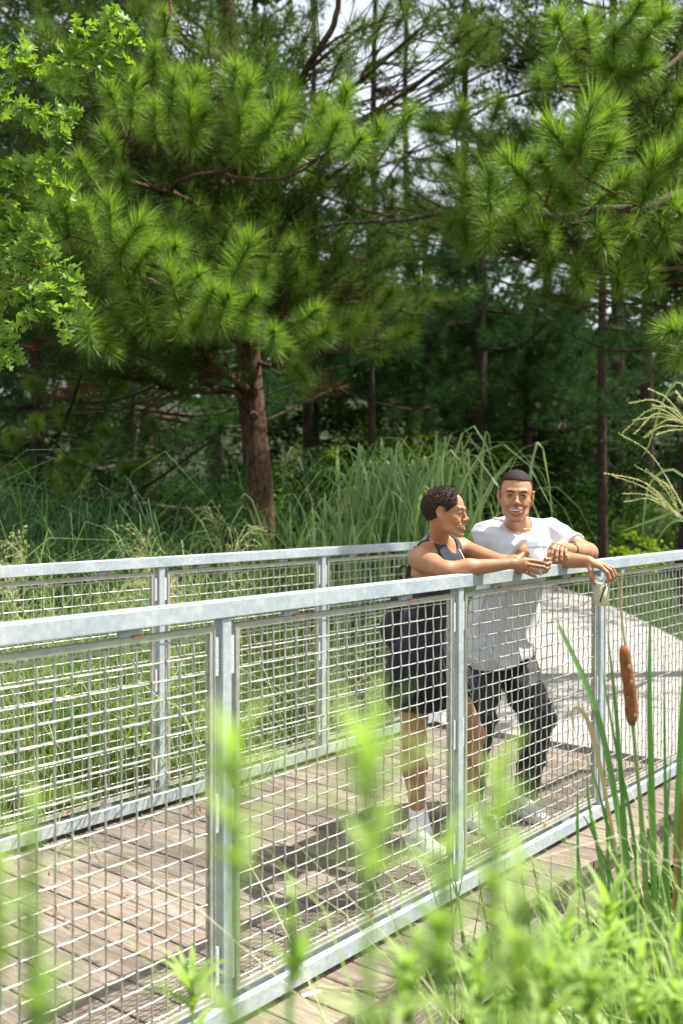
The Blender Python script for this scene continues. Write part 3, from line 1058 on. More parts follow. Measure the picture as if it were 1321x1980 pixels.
# ================================================================== the man
def build_man():
    root = empty('person', (0.80, 4.80, 0))
    tag(root, "smiling man in white t-shirt and black trousers, forearms folded over the railing", 'person')
    sR = np.array([.690, 4.82, 1.368]); sL = np.array([1.020, 4.95, 1.378])
    eR = np.array([.860, 4.585, 1.272]); eL = P(1137, 1069, 4.78)
    wR = P(1137, 1086, 4.47); wL = P(1101, 1062, 4.56)
    chest = np.array([.845, 4.87, 1.255]); neckb = np.array([.835, 4.83, 1.405])
    belly = P(976, 1185, 4.99); pelvis = P(964, 1268, 5.04)
    hc = P(997.5, 962, 4.66)
    hipR = pelvis + np.array([-.085, -.02, -.05]); hipL = pelvis + np.array([.085, .02, -.05])
    kR = P(926, 1400, 4.80); kL = P(1040, 1388, 4.84)
    aR = P(912, 1548, 4.86); aL = P(1016, 1550, 4.95)
    shw = sL - sR; shw /= np.linalg.norm(shw)
    fw = np.cross(np.array([0, 0, 1]), shw); fw[2] = 0; fw /= np.linalg.norm(fw); fw = -fw if fw[1] > 0 else fw
    cd = -hc + np.array([0, 0, H]); cd[2] = -0.02; 
    yaw = R(3)
    f = np.array([cd[0] * math.cos(yaw) - cd[1] * math.sin(yaw), cd[0] * math.sin(yaw) + cd[1] * math.cos(yaw), 0.06])
    f /= np.linalg.norm(f)
    Rm = basis(f, np.array([0.045, 0, 1.0]))
    heads, w = head_prims(hc, Rm, 1.0, True)
    torso = [ell((chest + neckb) / 2 + [0, 0, -.03], (.150, .095, .12), basis(fw, (0, 0, 1)), .05),
             ell(chest, (.155, .105, .115), basis(fw, (0, -.2, 1)), .05),
             cone(chest, belly, .135, .125, .05, flat=(fw, .78)), cone(belly, pelvis, .125, .135, .05, flat=(fw, .82)),
             cone(sR, neckb, .046, .048, .03), cone(sL, neckb, .046, .048, .03)]
    # neck reaches into the skull
    torso += [cone(neckb + [0, .01, -.02], w(0, -.02, -.045), .052, .048, .025)]
    limbs = [cone(sR, eR, .044, .043, .02), cone(sL, eL, .046, .046, .02),
             cone(sR + (eR - sR) * .3 + [0, 0, -.01], sR + (eR - sR) * .6 + [0, 0, -.005], .040, .042, .02),
             cone(sL + (eL - sL) * .3, sL + (eL - sL) * .6, .046, .048, .02),
             cone(eR, eR + (wR - eR) * .35, .041, .046, .02), cone(eR + (wR - eR) * .35, wR, .046, .027, .02),
             cone(eL, eL + (wL - eL) * .35, .042, .046, .02), cone(eL + (wL - eL) * .35, wL, .046, .028, .02),
             cone(hipR, kR, .088, .058, .03), cone(kR, aR, .056, .040, .03), cone(hipL, kL, .088, .058, .03), cone(kL, aL, .056, .040, .03),
             cone(aR, aR + [-.0, -.04, -.07], .038, .035, .02), cone(aL, aL + [.02, -.04, -.07], .038, .035, .02)]
    fR = [[P(1163, 1097, 4.405), P(1174, 1107, 4.39), P(1179, 1119, 4.39), P(1177, 1129, 4.395)],
          [P(1167, 1094, 4.435), P(1181, 1103, 4.425), P(1186, 1115, 4.425), P(1183, 1127, 4.43)],
          [P(1168, 1092, 4.465), P(1184, 1099, 4.465), P(1190, 1111, 4.465), P(1188, 1123, 4.47)],
          [P(1164, 1090, 4.495), P(1178, 1096, 4.50), P(1188, 1104, 4.50), P(1190, 1114, 4.50)]]
    tR = [P(1140, 1090, 4.46), P(1143, 1104, 4.43), P(1144, 1116, 4.42), P(1147, 1128, 4.42)]
    fL = [[P(1075, 1053, 4.50), P(1069, 1061, 4.477), P(1067, 1070, 4.468), P(1067, 1078, 4.468)],
          [P(1081, 1054, 4.50), P(1077, 1064, 4.473), P(1076, 1075, 4.462), P(1076.5, 1084, 4.462)],
          [P(1088, 1056, 4.505), P(1086, 1066, 4.48), P(1085.5, 1075, 4.468), P(1086, 1082, 4.468)],
          [P(1094, 1060, 4.51), P(1094, 1068, 4.487), P(1095, 1075, 4.475), P(1096, 1080, 4.475)]]
    tL = [P(1094, 1055, 4.545), P(1082, 1051, 4.54), P(1072, 1053, 4.535), P(1065, 1058, 4.53)]
    hands = hand_prims(wR, None, fR, tR) + hand_prims(wL, None, fL, tL)
    prims = torso + limbs + hands + heads
    I3 = np.eye(3)
    boxes = [(w(0, .0, .012), Rm, (.105, .135, .130), .0021),
             (P(1163, 1106, 4.445), I3, (.075, .085, .065), .0024),
             (P(1081, 1066, 4.50), I3, (.052, .085, .052), .0024)]
    me = body_mesh(prims, boxes, .0055)
    body = link('body', me, M['skin_m'], root)
    face_parts(root, w, Rm, 1.0, True, dict(white=M['eyewhite'], iris=M['iris'], hair=M['hair'], teeth=M['teeth'], lips=M['lips_m']))
    nails(root, fL[:3], M['nail'], (0, -1, .2))
    nails(root, fR[:3], M['nail'], (.5, -1, 0))
    # hair: short on top, shaved sides, straight hairline
    cran = heads[:2]
    def cut(G, A, lo_z, front, ylim):
        q = (G - hc.astype(np.float32)) @ Rm.astype(np.float32)
        # remove face area
        line = front - q[..., 2]                                   # keep above this height in front
        back = (q[..., 1] - (-.005))                               # keep behind ears lower
        fr = np.where(q[..., 1] > .0, line, lo_z - q[..., 2])
        m = np.clip((q[..., 1] - ylim) / .02, 0, 1)
        keep = (lo_z * (1 - m) + front * m) - q[..., 2]
        A = smax(A, keep, .003)
        return A
    def post(G, A):
        A = cut(G, A, -.02, .078, -.01)
        return A - .0012 * wob(G, 900, 3) - .0008 * wob(G, 1700, 4)
    topc = [ell(w(0, -.008, .047), (.0735, .0945, .0795), Rm, .02)]
    V, Q = solid('hair', topc, .002, grow=.0015, post=lambda G, A: smax(post(G, A), .058 - ((G - hc.astype(np.float32)) @ Rm.astype(np.float32))[..., 2], .006))
    link('hair', npmesh('hair', V, Q), M['hair'], root)
    V, Q = solid('shaved_hair', [ell(cran[0].c, cran[0].r, Rm, .02), ell(cran[1].c, cran[1].r, Rm, .02), ell(heads[2].c, heads[2].r, Rm, .02)], .0022, grow=.0016, post=lambda G, A: cut(G, A, -.012, .0775, .018))
    link('shaved_hair', npmesh('shaved_hair', V, Q), M['fade'], root)
    # necklace
    mb = MB()
    ring = []
    for a in np.linspace(-2.2, 2.2, 22):
        ring.append(neckb + shw * math.sin(a) * .082 + fw * (math.cos(a) * .078 + .005) + np.array([0, 0, .022 - .030 * math.cos(a)]))
    mb.tube(ring, .0016, 5); mb.build('necklace', M['gold'], root, True)
    # wristband with a small watch
    mb = MB()
    ax = wL - eL; ax /= np.linalg.norm(ax)
    mb.lathe(wL - ax * .030, [(.0305, -.008), (.0325, -.006), (.0325, .006), (.0305, .008)], 24, ax)
    wb = mb.build('watch_band', M['bandblk'], root, True)
    mb = MB(); mb.lathe(wL - ax * .030 + np.array([.006, -.012, .0285]), [(.004, 0), (.013, 0), (.0135, .002), (.012, .0045), (.004, .0045)], 18, (.1, -.4, 1)); mb.build('watch_face', M['bandblk'], wb, True)
    # t-shirt
    slR = sR + (eR - sR) * .80; slL = sL + (eL - sL) * .66
    hem = P(966, 1262, 4.99)
    sh = [ell((chest + neckb) / 2 + [0, 0, -.03], (.156, .104, .120), basis(fw, (0, 0, 1)), .05),
          ell(chest, (.168, .122, .125), basis(fw, (0, -.2, 1)), .05),
          cone(chest, belly, .150, .158, .05, flat=(fw, .80)), cone(belly, hem, .158, .162, .05, flat=(fw, .82)),
          cone(hem, hem + [0, 0, -.08], .162, .162, .04, flat=(fw, .82)),
          cone(sR, neckb, .056, .052, .04), cone(sL, neckb, .054, .052, .04),
          cone(sR, slR, .062, .060, .03), cone(sL, slL, .060, .058, .03),
          cone(slR, slR + (eR - sR) * .25, .060, .064, .02), cone(slL, slL + (eL - sL) * .25, .058, .062, .02)]
    dR = (eR - sR) / np.linalg.norm(eR - sR); dL = (eL - sL) / np.linalg.norm(eL - sL)
    def tee(G, A):
        G = G.astype(np.float32)
        # folds: diagonal pulls from the shoulders, hanging folds below
        q = (G - chest.astype(np.float32))
        a = q @ shw.astype(np.float32); z = q[..., 2]
        low = np.clip((.02 - z) / .2, 0, 1)
        rdg = lambda t: (1 - np.abs(np.sin(t))) ** 2
        f1 = -rdg(a * 26 + z * 7 + 1.2 * np.sin(z * 13) + .6 * np.sin(a * 40)) * .013 * low
        f2 = -rdg(a * 14 - z * 34 + 1.4 * np.sin(a * 19)) * .008 * (1 - low) - rdg(a * 19 + z * 30 + 1.1 * np.sin(z * 31)) * .006 * (1 - low)
        f3 = wob(G, 45, 9) * .0025
        A = A + (f1 + f2 + f3)
        A = smax(A, (G - slR.astype(np.float32)) @ dR.astype(np.float32) - 99 * (((G - sR.astype(np.float32)) @ (-shw).astype(np.float32)) < -.13), .003)
        A = smax(A, (G - slL.astype(np.float32)) @ dL.astype(np.float32) - 99 * (((G - sL.astype(np.float32)) @ shw.astype(np.float32)) < -.10), .003)
        hz = hem[2] - .035 + .016 * np.sin(a * 14 + .6) - .02 * (a < 0)
        A = smax(A, hz - G[..., 2], .003)
        # neck opening
        nc = (neckb + fw * .028 + np.array([0, 0, .055])).astype(np.float32)
        qq = (G - nc) @ basis(fw, (0, 0, 1)).astype(np.float32)
        hole = np.sqrt((qq[..., 0] / .066) ** 2 + ((qq[..., 1]) / .074) ** 2 + (qq[..., 2] / .10) ** 2) - 1
        A = smax(A, -hole * .075, .003)
        # hollow inside so that the cloth is a shell
        return A
    V, Q = solid('t_shirt', sh, .0050, post=tee)
    ts = link('t_shirt', npmesh('t_shirt', V, Q), M['tee'], root)
    mb = MB()
    rr = []
    for a in np.linspace(0, 2 * np.pi, 33):
        rr.append(neckb + fw * .028 + shw * math.sin(a) * .075 + fw * math.cos(a) * .080 + np.array([0, 0, .012 - .030 * math.cos(a)]))
    # trousers
    hem_k = .02
    tr = [ell(pelvis + [0, 0, .0], (.165, .125, .13), basis(fw, (0, 0, 1)), .05),
          cone(hipR, kR, .112, .076, .03), cone(kR, aR + [0, 0, .01], .074, .056, .03),
          cone(hipL, kL, .112, .080, .03), cone(kL, aL + [0, 0, .01], .078, .058, .03)]
    def trp(G, A):
        G = G.astype(np.float32)
        z = G[..., 2]
        f = -(1 - np.abs(np.sin(G[..., 0] * 22 + z * 13 + np.sin(z * 24)))) ** 2 * .010 + wob(G, 55, 21) * .005 + np.sin(z * 95 + G[..., 0] * 30) * .003 * np.clip((.55 - z) / .3, 0, 1)
        A = A + f
        return smax(A, (aR[2] - .005) - z, .004)
    garment('trousers', tr, M['black'], root, .0058, post=trp)
    hl = PZ(1000, 1583, 0.0); tl = PZ(1066, 1606, 0.0)
    s1 = shoe(root, [.835, 4.985, .002], [.965, 4.735, .002], L=1)
    s2 = shoe(root, [.600, 4.92, .002], [.715, 4.665, .002], L=1)
    return world_parts(root)
import time as _t
_t0 = _t.time()
MAN = build_man()

# ================================================================== the woman
WS = .835
def build_woman():
    root = empty('person', (0.40, 4.55, 0))
    tag(root, "laughing woman in dark sleeveless top and pleated skirt, holding a coffee cup over the railing", 'person')
    sR = P(812, 1080, 4.18); sL = P(890, 1060, 4.44)
    eR = P(862, 1103, 3.955); eL = P(972, 1090, 4.25)
    wR = P(990, 1090, 3.955); wL = P(1050, 1095, 4.13)
    shw = sL - sR; shw /= np.linalg.norm(shw)
    fw = np.cross(np.array([0, 0, 1]), shw); fw[2] = 0; fw /= np.linalg.norm(fw); fw = -fw if fw[1] > 0 else fw
    neckb = (sR + sL) / 2 + np.array([0, 0, .035]) - fw * .01
    chest = P(842, 1120, 4.30); waist = P(820, 1205, 4.40); pelvis = P(824, 1262, 4.45)
    hc = P(862, 992, 4.17)
    Rm = basis(np.array([.93, -.36, -.06]), np.array([-.05, 0, 1.0]))
    heads, w = head_prims(hc, Rm, WS, False)
    torso = [ell((chest + neckb) / 2 + [0, 0, -.01], (.125, .085, .11), basis(fw, (0, -.2, 1)), .04),
             cone(chest, waist, .112, .092, .05, flat=(fw, .80)), cone(waist, pelvis, .095, .125, .05, flat=(fw, .85)),
             cone(sR, neckb, .042, .046, .035), cone(sL, neckb, .042, .046, .035),
             cone(neckb + [0, 0, -.02], w(0, -.025, -.045), .043, .040, .025)]
    for sx in (-1, 1):
        torso.append(ell(chest + fw * .075 + shw * sx * .062 + [0, 0, .01], (.052, .048, .050), None, .03))
    hipR = P(808, 1290, 4.42); hipL = P(846, 1285, 4.54)
    kR = P(800, 1428, 4.40); kL = P(916, 1420, 4.58)
    aR = P(809, 1572, 4.475); aL = P(905, 1560, 4.74)
    limbs = [cone(sR, sR + (eR - sR) * .5, .043, .040, .03), cone(sR + (eR - sR) * .5, eR, .040, .034, .02),
             cone(sL, eL, .043, .034, .03),
             cone(eR, eR + (wR - eR) * .35, .034, .034, .02), cone(eR + (wR - eR) * .35, wR, .034, .021, .02),
             cone(eL, eL + (wL - eL) * .35, .036, .037, .02), cone(eL + (wL - eL) * .35, wL, .037, .022, .02),
             cone(hipR, kR, .083, .050, .03), cone(hipL, kL, .083, .050, .03)]
    for k_, a_ in ((kR, aR), (kL, aL)):
        limbs += [ell(k_ + [.0, -.012, -.005], (.047, .047, .055), None, .02),
                  cone(k_, k_ + (a_ - k_) * .38 + [-.004, .014, 0], .046, .054, .03), cone(k_ + (a_ - k_) * .38 + [-.004, .014, 0], a_, .054, .033, .03),
                  cone(a_, a_ + [.02, -.03, -.07], .033, .034, .02)]
    y0 = 3.965
    fR = [[P(1014, 1083, 3.95), P(1030, 1084, 3.960), P(1044, 1086, 3.972), P(1054, 1089, 3.985)],
          [P(1014, 1090, 3.945), P(1030, 1093, 3.958), P(1043, 1095, 3.970), P(1053, 1096, 3.980)],
          [P(1012, 1097, 3.945), P(1026, 1102, 3.962), P(1037, 1106, 3.972), P(1046, 1110, 3.980)],
          [P(1008, 1102, 3.95), P(1018, 1107, 3.975), P(1027, 1112, 3.985), P(1036, 1115, 3.990)]]
    tR = [P(1000, 1082, 3.97), P(1008, 1075, 3.99), P(1014, 1071, 4.00), P(1021, 1070, 4.01)]
    fL = [[P(1058, 1083, 4.08), P(1063, 1082, 4.04), P(1060, 1081, 4.00), P(1054, 1080, 3.982)],
          [P(1059, 1090, 4.08), P(1064, 1089, 4.04), P(1062, 1089, 4.00), P(1056, 1090, 3.980)],
          [P(1058, 1097, 4.08), P(1062, 1097, 4.04), P(1060, 1097, 4.00), P(1055, 1099, 3.982)],
          [P(1056, 1104, 4.08), P(1058, 1104, 4.05), P(1056, 1106, 4.01), P(1051, 1108, 3.990)]]
    tL = [P(1046, 1088, 4.10), P(1036, 1080, 4.075), P(1028, 1076, 4.068), P(1022, 1074, 4.062)]
    hands = hand_prims(wR, None, fR, tR, .0072, .005) + hand_prims(wL, None, fL, tL, .0072, .005)
    for p in hands:
        if p.ra > .0105: p.ra *= .86; p.rb *= .88
    prims = torso + limbs + hands + heads
    boxes = [(w(0, .0, .012), Rm, (.100, .125, .118), .0021),
             (P(1031, 1092, 4.015), np.eye(3), (.082, .115, .060), .0022)]
    me = body_mesh(prims, boxes, .0052)
    link('body', me, M['skin_w'], root)
    face_parts(root, w, Rm, WS, False, dict(white=M['eyewhite'], iris=M['iris'], hair=M['hair'], teeth=M['teeth'], lips=M['lips_w']))
    nails(root, fR[:3] + fL[:3], M['nail'], (0, -1, .1))
    # curly hair
    hp = [ell(heads[0].c, heads[0].r, Rm, .02), ell(heads[1].c, heads[1].r, Rm, .02), ell(heads[2].c, heads[2].r, Rm, .02)]
    h32 = hc.astype(np.float32); R32 = Rm.astype(np.float32)
    def hairpost(G, A):
        q = (G - h32) @ R32 / WS
        x, y, z = np.abs(q[..., 0]), q[..., 1], q[..., 2]
        A = A + .006 * np.clip((.02 - z) / .05, 0, 1)
        A = A - .0026 * wob(G, 420, 5) - .0022 * wob(G, 750, 6) - .0014 * wob(G, 1300, 8)
        # hairline: forehead, temple, in front of and around the ear, nape
        edge = np.where(z > .055, .070 - (z - .055) * .35 + .003 * np.sin(x * 400), .070 - (.055 - z) * .95)
        edge = np.where(z < .012, np.minimum(edge, .026 - (.012 - z) * 1.6), edge)
        edge = np.minimum(edge, .083)
        ear = np.sqrt(((y + .004) / .026) ** 2 + ((z - .004) / .036) ** 2) - 1
        A = smax(A, (y - edge) * .8, .003)
        A = np.where(x > .05, smax(A, -ear * .022, .003), A)
        A = smax(A, -.062 - z + .15 * (y + .05), .004)
        return A
    V, Q = solid('hair', hp, .0018, grow=.0085, post=hairpost)
    link('hair', npmesh('hair', V, Q), M['curl'], root)
    # loose ringlets standing off the surface
    cand = V[np.random.default_rng(4).choice(len(V), 1500, replace=False)]
    rr = np.random.default_rng(5)
    vs, fs, nn = [], [], 0
    for p in cand:
        q = (p - hc) @ Rm
        if q[1] > .055 or q[2] < -.045: continue
        n_ = (p - hc); n_ /= np.linalg.norm(n_)
        a = np.cross(n_, rr.normal(size=3)); a /= np.linalg.norm(a); b = np.cross(n_, a)
        r0 = rr.uniform(.0016, .0030); T = rr.uniform(4, 7)
        tt = np.linspace(0, T, 9)
        c = p + n_ * (tt[:, None] / T * rr.uniform(.003, .0075) - .001) + r0 * (np.cos(tt)[:, None] * a + np.sin(tt)[:, None] * b)
        wv = np.array([n_ * .0007] * 9)
        vs.append(np.concatenate([c - wv, c + wv])); i = np.arange(8)
        fs.append(np.stack([i, i + 1, i + 10, i + 9], 1) + nn); nn += 18
    o = link('curl', npmesh('curl', np.concatenate(vs), np.concatenate(fs)), M['curl'], root); tag(o, kind='stuff')
    # sleeveless top
    tp = [ell((chest + neckb) / 2 + [0, 0, -.01], (.131, .091, .112), basis(fw, (0, -.2, 1)), .04),
          cone(chest, waist, .118, .099, .05, flat=(fw, .80)), cone(waist, pelvis, .100, .115, .05, flat=(fw, .85)),
          cone(sR, neckb, .044, .051, .035), cone(sL, neckb, .044, .051, .035),
          cone(neckb + [0, 0, -.02], neckb + (w(0, -.025, -.045) - neckb) * .3, .051, .049, .02)]
    for sx in (-1, 1):
        tp.append(ell(chest + fw * .076 + shw * sx * .062 + [0, 0, .01], (.057, .053, .055), None, .03))
    f32 = fw.astype(np.float32); s32 = shw.astype(np.float32)
    def topcut(G, A):
        A = A + .0020 * wob(G, 70, 31) * 1.0
        q = G - neckb.astype(np.float32)
        a = q @ s32; b = q @ f32; z = q[..., 2]
        # arm holes
        A = smax(A, np.abs(a) - (.098 + 3.0 * np.clip(-z - .12, 0, .3)), .003)
        # scooped neck
        hole = np.sqrt((a / .056) ** 2 + ((b - .040) / .072) ** 2 + ((z - .030) / .075) ** 2) - 1
        A = smax(A, -hole * .07, .003)
        A = smax(A, z - .062 + .25 * np.clip(b, -1, .02), .003)
        return A
    V, Q = solid('top', tp, .0042, grow=.003, post=topcut)
    link('top', npmesh('top', V, Q), M['navy'], root)
    # pale piping down the front
    mb = MB()
    def front(px, py, Y): return P(px, py, Y)
    mb.tube([P(888, 1062, 4.245), P(893, 1071, 4.215), P(898, 1081, 4.195), P(901, 1086, 4.19)], .0022, 5)
    mb.build('piping', M['tee'], root, True)
    # pleated skirt: loft with pleats that open towards the hem
    nseg, rows = 264, 22
    top = waist + np.array([0, 0, -.01]); bot = P(827, 1345, 4.50)
    bot = np.array([bot[0] + .022, bot[1] + .02, P(827, 1345, 4.50)[2]])
    V = []
    for r_ in range(rows):
        t = r_ / (rows - 1)
        c = top * (1 - t) + bot * t
        c = c + np.array([-.010, .0, 0]) * math.sin(t * math.pi)
        wx = .100 + (.238 - .100) * t ** .75 + .012 * math.sin(t * 3.1)
        wy = .085 + (.195 - .085) * t ** .75
        for j in range(nseg):
            a = j / nseg * 2 * math.pi
            ph = (j % 6) / 6.0
            pl = (abs(ph - .35) if ph < .7 else .35 * (1 - (ph - .7) / .3) + 0) - .17
            amp = (.006 + .042 * t ** 1.1)
            low = 1 + .05 * math.sin(a * 3 + 1) * t
            rad = 1 + pl * amp / .14
            V.append(c + shw * math.cos(a) * wx * rad * low + fw * math.sin(a) * wy * rad * low + np.array([0, 0, -.018 * math.cos(a * 2 + .5) * t + (.045 * -math.cos(a) * t * 0)]))
    i = np.arange(rows - 1)[:, None] * nseg + np.arange(nseg)[None]
    j = np.arange(rows - 1)[:, None] * nseg + (np.arange(nseg)[None] + 1) % nseg
    F = np.stack([i, j, j + nseg, i + nseg], -1).reshape(-1, 4)
    sk = link('skirt', npmesh('skirt', V, F), M['skirt'], root)
    so = sk.modifiers.new('thickness', 'SOLIDIFY'); so.thickness = .002
    mb = MB()
    ring = [waist + shw * math.cos(a) * .106 + fw * math.sin(a) * .090 for a in np.linspace(0, 2 * math.pi, 40)]
    wbv = []
    for zz in (-.016, .022):
        for a in np.linspace(0, 2 * math.pi, 40, endpoint=False):
            wbv.append(waist + np.array([0, 0, zz]) + shw * math.cos(a) * .108 + fw * math.sin(a) * .092)
    mb.add(wbv, [(k, (k + 1) % 40, 40 + (k + 1) % 40, 40 + k) for k in range(40)])
    mb.build('waistband', M['navy'], root, True)
    # socks and trainers
    for a_, d in ((aR, (.02, -.03, -.07)), (aL, (.02, -.03, -.07))):
        d = np.array(d)
        def sp(G, A, a_=a_):
            z = G[..., 2]
            ang = np.arctan2(G[..., 1] - a_[1], G[..., 0] - a_[0])
            A = A + .0009 * np.sin(ang * 26)
            return smax(A, z - (a_[2] + .035) , .002)
        V, Q = solid('sock', [cone(a_ + [-.002, .004, .06], a_, .042, .036, .02), cone(a_, a_ + d, .038, .038, .02)], .0032, post=sp)
        link('sock', npmesh('sock', V, Q), M['sock'], root)
    shoe(root, PZ(782, 1640, 0.002) + [0.02, .03, 0], PZ(866, 1668, .002) + [.0, .0, 0])
    shoe(root, [.555, 4.83, .002], [.685, 4.60, .002])
    return world_parts(root)
WOMAN = build_woman()

# ------------------------------------------------------------------ what they hold and carry
def build_cups():
    # hot drink cup
    c = P(1040, 1110, 4.018)
    root = empty('coffee_cup', c)
    tag(root, "white paper coffee cup with white lid in the woman's hands", 'cup')
    tilt = np.array([-.03, .0, 1.0]); tilt /= np.linalg.norm(tilt)
    mb = MB()
    mb.lathe((0, 0, 0), [(.004, .003), (.0260, .003), (.0272, 0), (.0285, 0), (.0385, .112), (.0375, .112)], 32, tilt)
    mb.build('cup_body', M['paper'], root, True)
    mb = MB()
    mb.lathe((0, 0, 0), [(.0392, .1095), (.0412, .1095), (.0418, .112), (.0412, .1155), (.0402, .118), (.0398, .126), (.0385, .131), (.0370, .1335), (.0350, .1325), (.0335, .128), (.0300, .127), (.004, .127)], 36, tilt)
    mb.build('lid', M['lid'], root, True)
    # clear cup with lemonade, hanging from the man's fingertips
    c = P(1163.5, 1171, 4.44)
    root = empty('plastic_cup', c)
    tag(root, "clear plastic cup of cloudy lemonade hanging from the man's fingertips", 'cup')
    m, nt, b = new_mat("clear_plastic")
    b.inputs['Base Color'].default_value = (.97, .98, .98, 1); b.inputs['Roughness'].default_value = .08
    b.inputs['Transmission Weight'].default_value = .92; b.inputs['IOR'].default_value = 1.12
    m2, nt, b = new_mat("lemonade")
    g = nt.nodes.new('ShaderNodeTexCoord'); sp = nt.nodes.new('ShaderNodeSeparateXYZ'); nt.links.new(g.outputs['Object'], sp.inputs[0])
    nt.links.new(ramp(nt, sp.outputs['Z'], [(.0, (.84, .78, .40)), (.055, (.80, .78, .50)), (.11, (.80, .82, .70))]), b.inputs['Base Color'])
    b.inputs['Roughness'].default_value = .25; b.inputs['Subsurface Weight'].default_value = .3
    b.inputs['Subsurface Radius'].default_value = (.02, .02, .01); b.inputs['Subsurface Scale'].default_value = .5
    mb = MB()
    mb.lathe((0, 0, 0), [(.003, 0), (.027, 0), (.0285, .002), (.0385, .117), (.0402, .118), (.0402, .121), (.0385, .1215), (.0370, .119)], 32, cap=False)
    mb.build('cup_body', m, root, True)
    mb = MB()
    mb.lathe((0, 0, 0), [(.003, .003), (.0262, .003), (.0275, .005), (.0362, .104), (.003, .104)], 32)
    mb.build('lemonade', m2, root, True)
    mb = MB()
    for i in range(5):
        a = i * 1.3; mb.box((.018 * math.cos(a), .018 * math.sin(a), .104), .008, .008, .008, (math.cos(a), math.sin(a), 0))
    ice = []
    for i in range(5):
        a = i * 1.3
        mb = MB(); mb.box((.018 * math.cos(a), .018 * math.sin(a), .106), .008, .008, .008, (math.cos(a), math.sin(a), .0))
        mb.build('ice_cube', m, root)
    mb = MB(); mb.tube([(-.016, -.0325, .018), (.004, -.0350, .085), (.018, -.030, .140)], .0028, 6)
    mb.build('straw', M['bandblk'], root, True)
    mb = MB(); mb.lathe((0, 0, 0), [(.0375, .1155), (.0412, .1155), (.0412, .1225), (.0395, .1245), (.037, .1245)], 32, cap=False)
    mb.build('cup_rim', m, root, True)
build_cups()

def build_bag():
    # backpack on the woman's back
    c = P(775, 1215, 4.50)
    root = empty('backpack', c)
    tag(root, "small black backpack on the woman's back with a silver carabiner", 'backpack')
    def bp(G, A):
        return A + .004 * wob(G, 45, 77)
    p0 = P(786, 1165, 4.42); p1 = P(776, 1215, 4.46); p2 = P(782, 1260, 4.47)
    V, Q = solid('bag_body', [cone(p0, p1, .070, .085, .03), cone(p1, p2, .085, .060, .03), ell(P(768, 1220, 4.44), (.055, .05, .075), None, .03)], .005, post=bp)
    link('bag_body', npmesh('bag_body', V, Q), M['black'], root)
    def band(name, pts, w_, th=.003, mat='black', nrm=(0, -1, .2)):
        pts = np.array(pts); t = np.gradient(pts, axis=0); t /= np.linalg.norm(t, axis=1)[:, None]
        n = np.array(nrm, float); V = []
        for p, q in zip(pts, t):
            s_ = np.cross(q, n); s_ /= np.linalg.norm(s_); nn = np.cross(s_, q)
            V += [p - s_ * w_ - nn * th, p + s_ * w_ - nn * th, p + s_ * w_ + nn * th, p - s_ * w_ + nn * th]
        F = []
        for i in range(len(pts) - 1):
            for j in range(4):
                F.append((i * 4 + j, i * 4 + (j + 1) % 4, i * 4 + 4 + (j + 1) % 4, i * 4 + 4 + j))
        mb = MB(); mb.add(V, F + [(0, 3, 2, 1), tuple(len(V) - 4 + k for k in range(4))])
        return mb.build(name, M[mat], root, True)
    band('strap', [P(806, 1058, 4.235), P(797, 1085, 4.27), P(791, 1110, 4.32), P(786, 1140, 4.36)], .012, .002)
    band('strap', [P(868, 1046, 4.43), P(842, 1052, 4.48), P(822, 1075, 4.50), P(806, 1110, 4.50), P(796, 1150, 4.46)], .012, .002)
    pts = [P(786 + 11 * math.cos(a) - 4, 1108 + 14 * math.sin(a), 4.34 + .01 * math.sin(a * 2)) for a in np.linspace(1.2, 5.6, 16)]
    band('grab_loop', pts, .005, .0018)
    mb = MB()
    k = [P(784, 1180, 4.325), P(788, 1176, 4.325), P(793, 1188, 4.325), P(794, 1194, 4.325), P(789, 1196, 4.325), P(784, 1181, 4.325)]
    mb.tube(k, .0016, 6)
    mb.build('carabiner', M['lid'], root, True)
    mb = MB(); mb.tube([P(791, 1196, 4.33), P(789, 1201, 4.33), P(787, 1206, 4.335)], .0015, 5); mb.build('zip_pull', M['lid'], root, True)
    for k, (a, b_) in enumerate((((752, 1190), (772, 1188)), ((756, 1212), (776, 1210)))):
        mb = MB(); mb.tube([P(a[0], a[1], 4.375), P((a[0] + b_[0]) / 2, a[1] + 1, 4.365), P(b_[0], b_[1], 4.365)], .0025, 5); mb.build('seam', M['navy'], root, True)
    world_parts(root)
build_bag()
print('people', _t.time() - _t0)
# ------------------------------------------------------------------ vegetation toolkit
def rot_to(d, spin=0.0):
    d = Vector(d).normalized()
    q = d.to_track_quat('Z', 'Y')
    return (q.to_matrix() @ Matrix.Rotation(spin, 3, 'Z'))

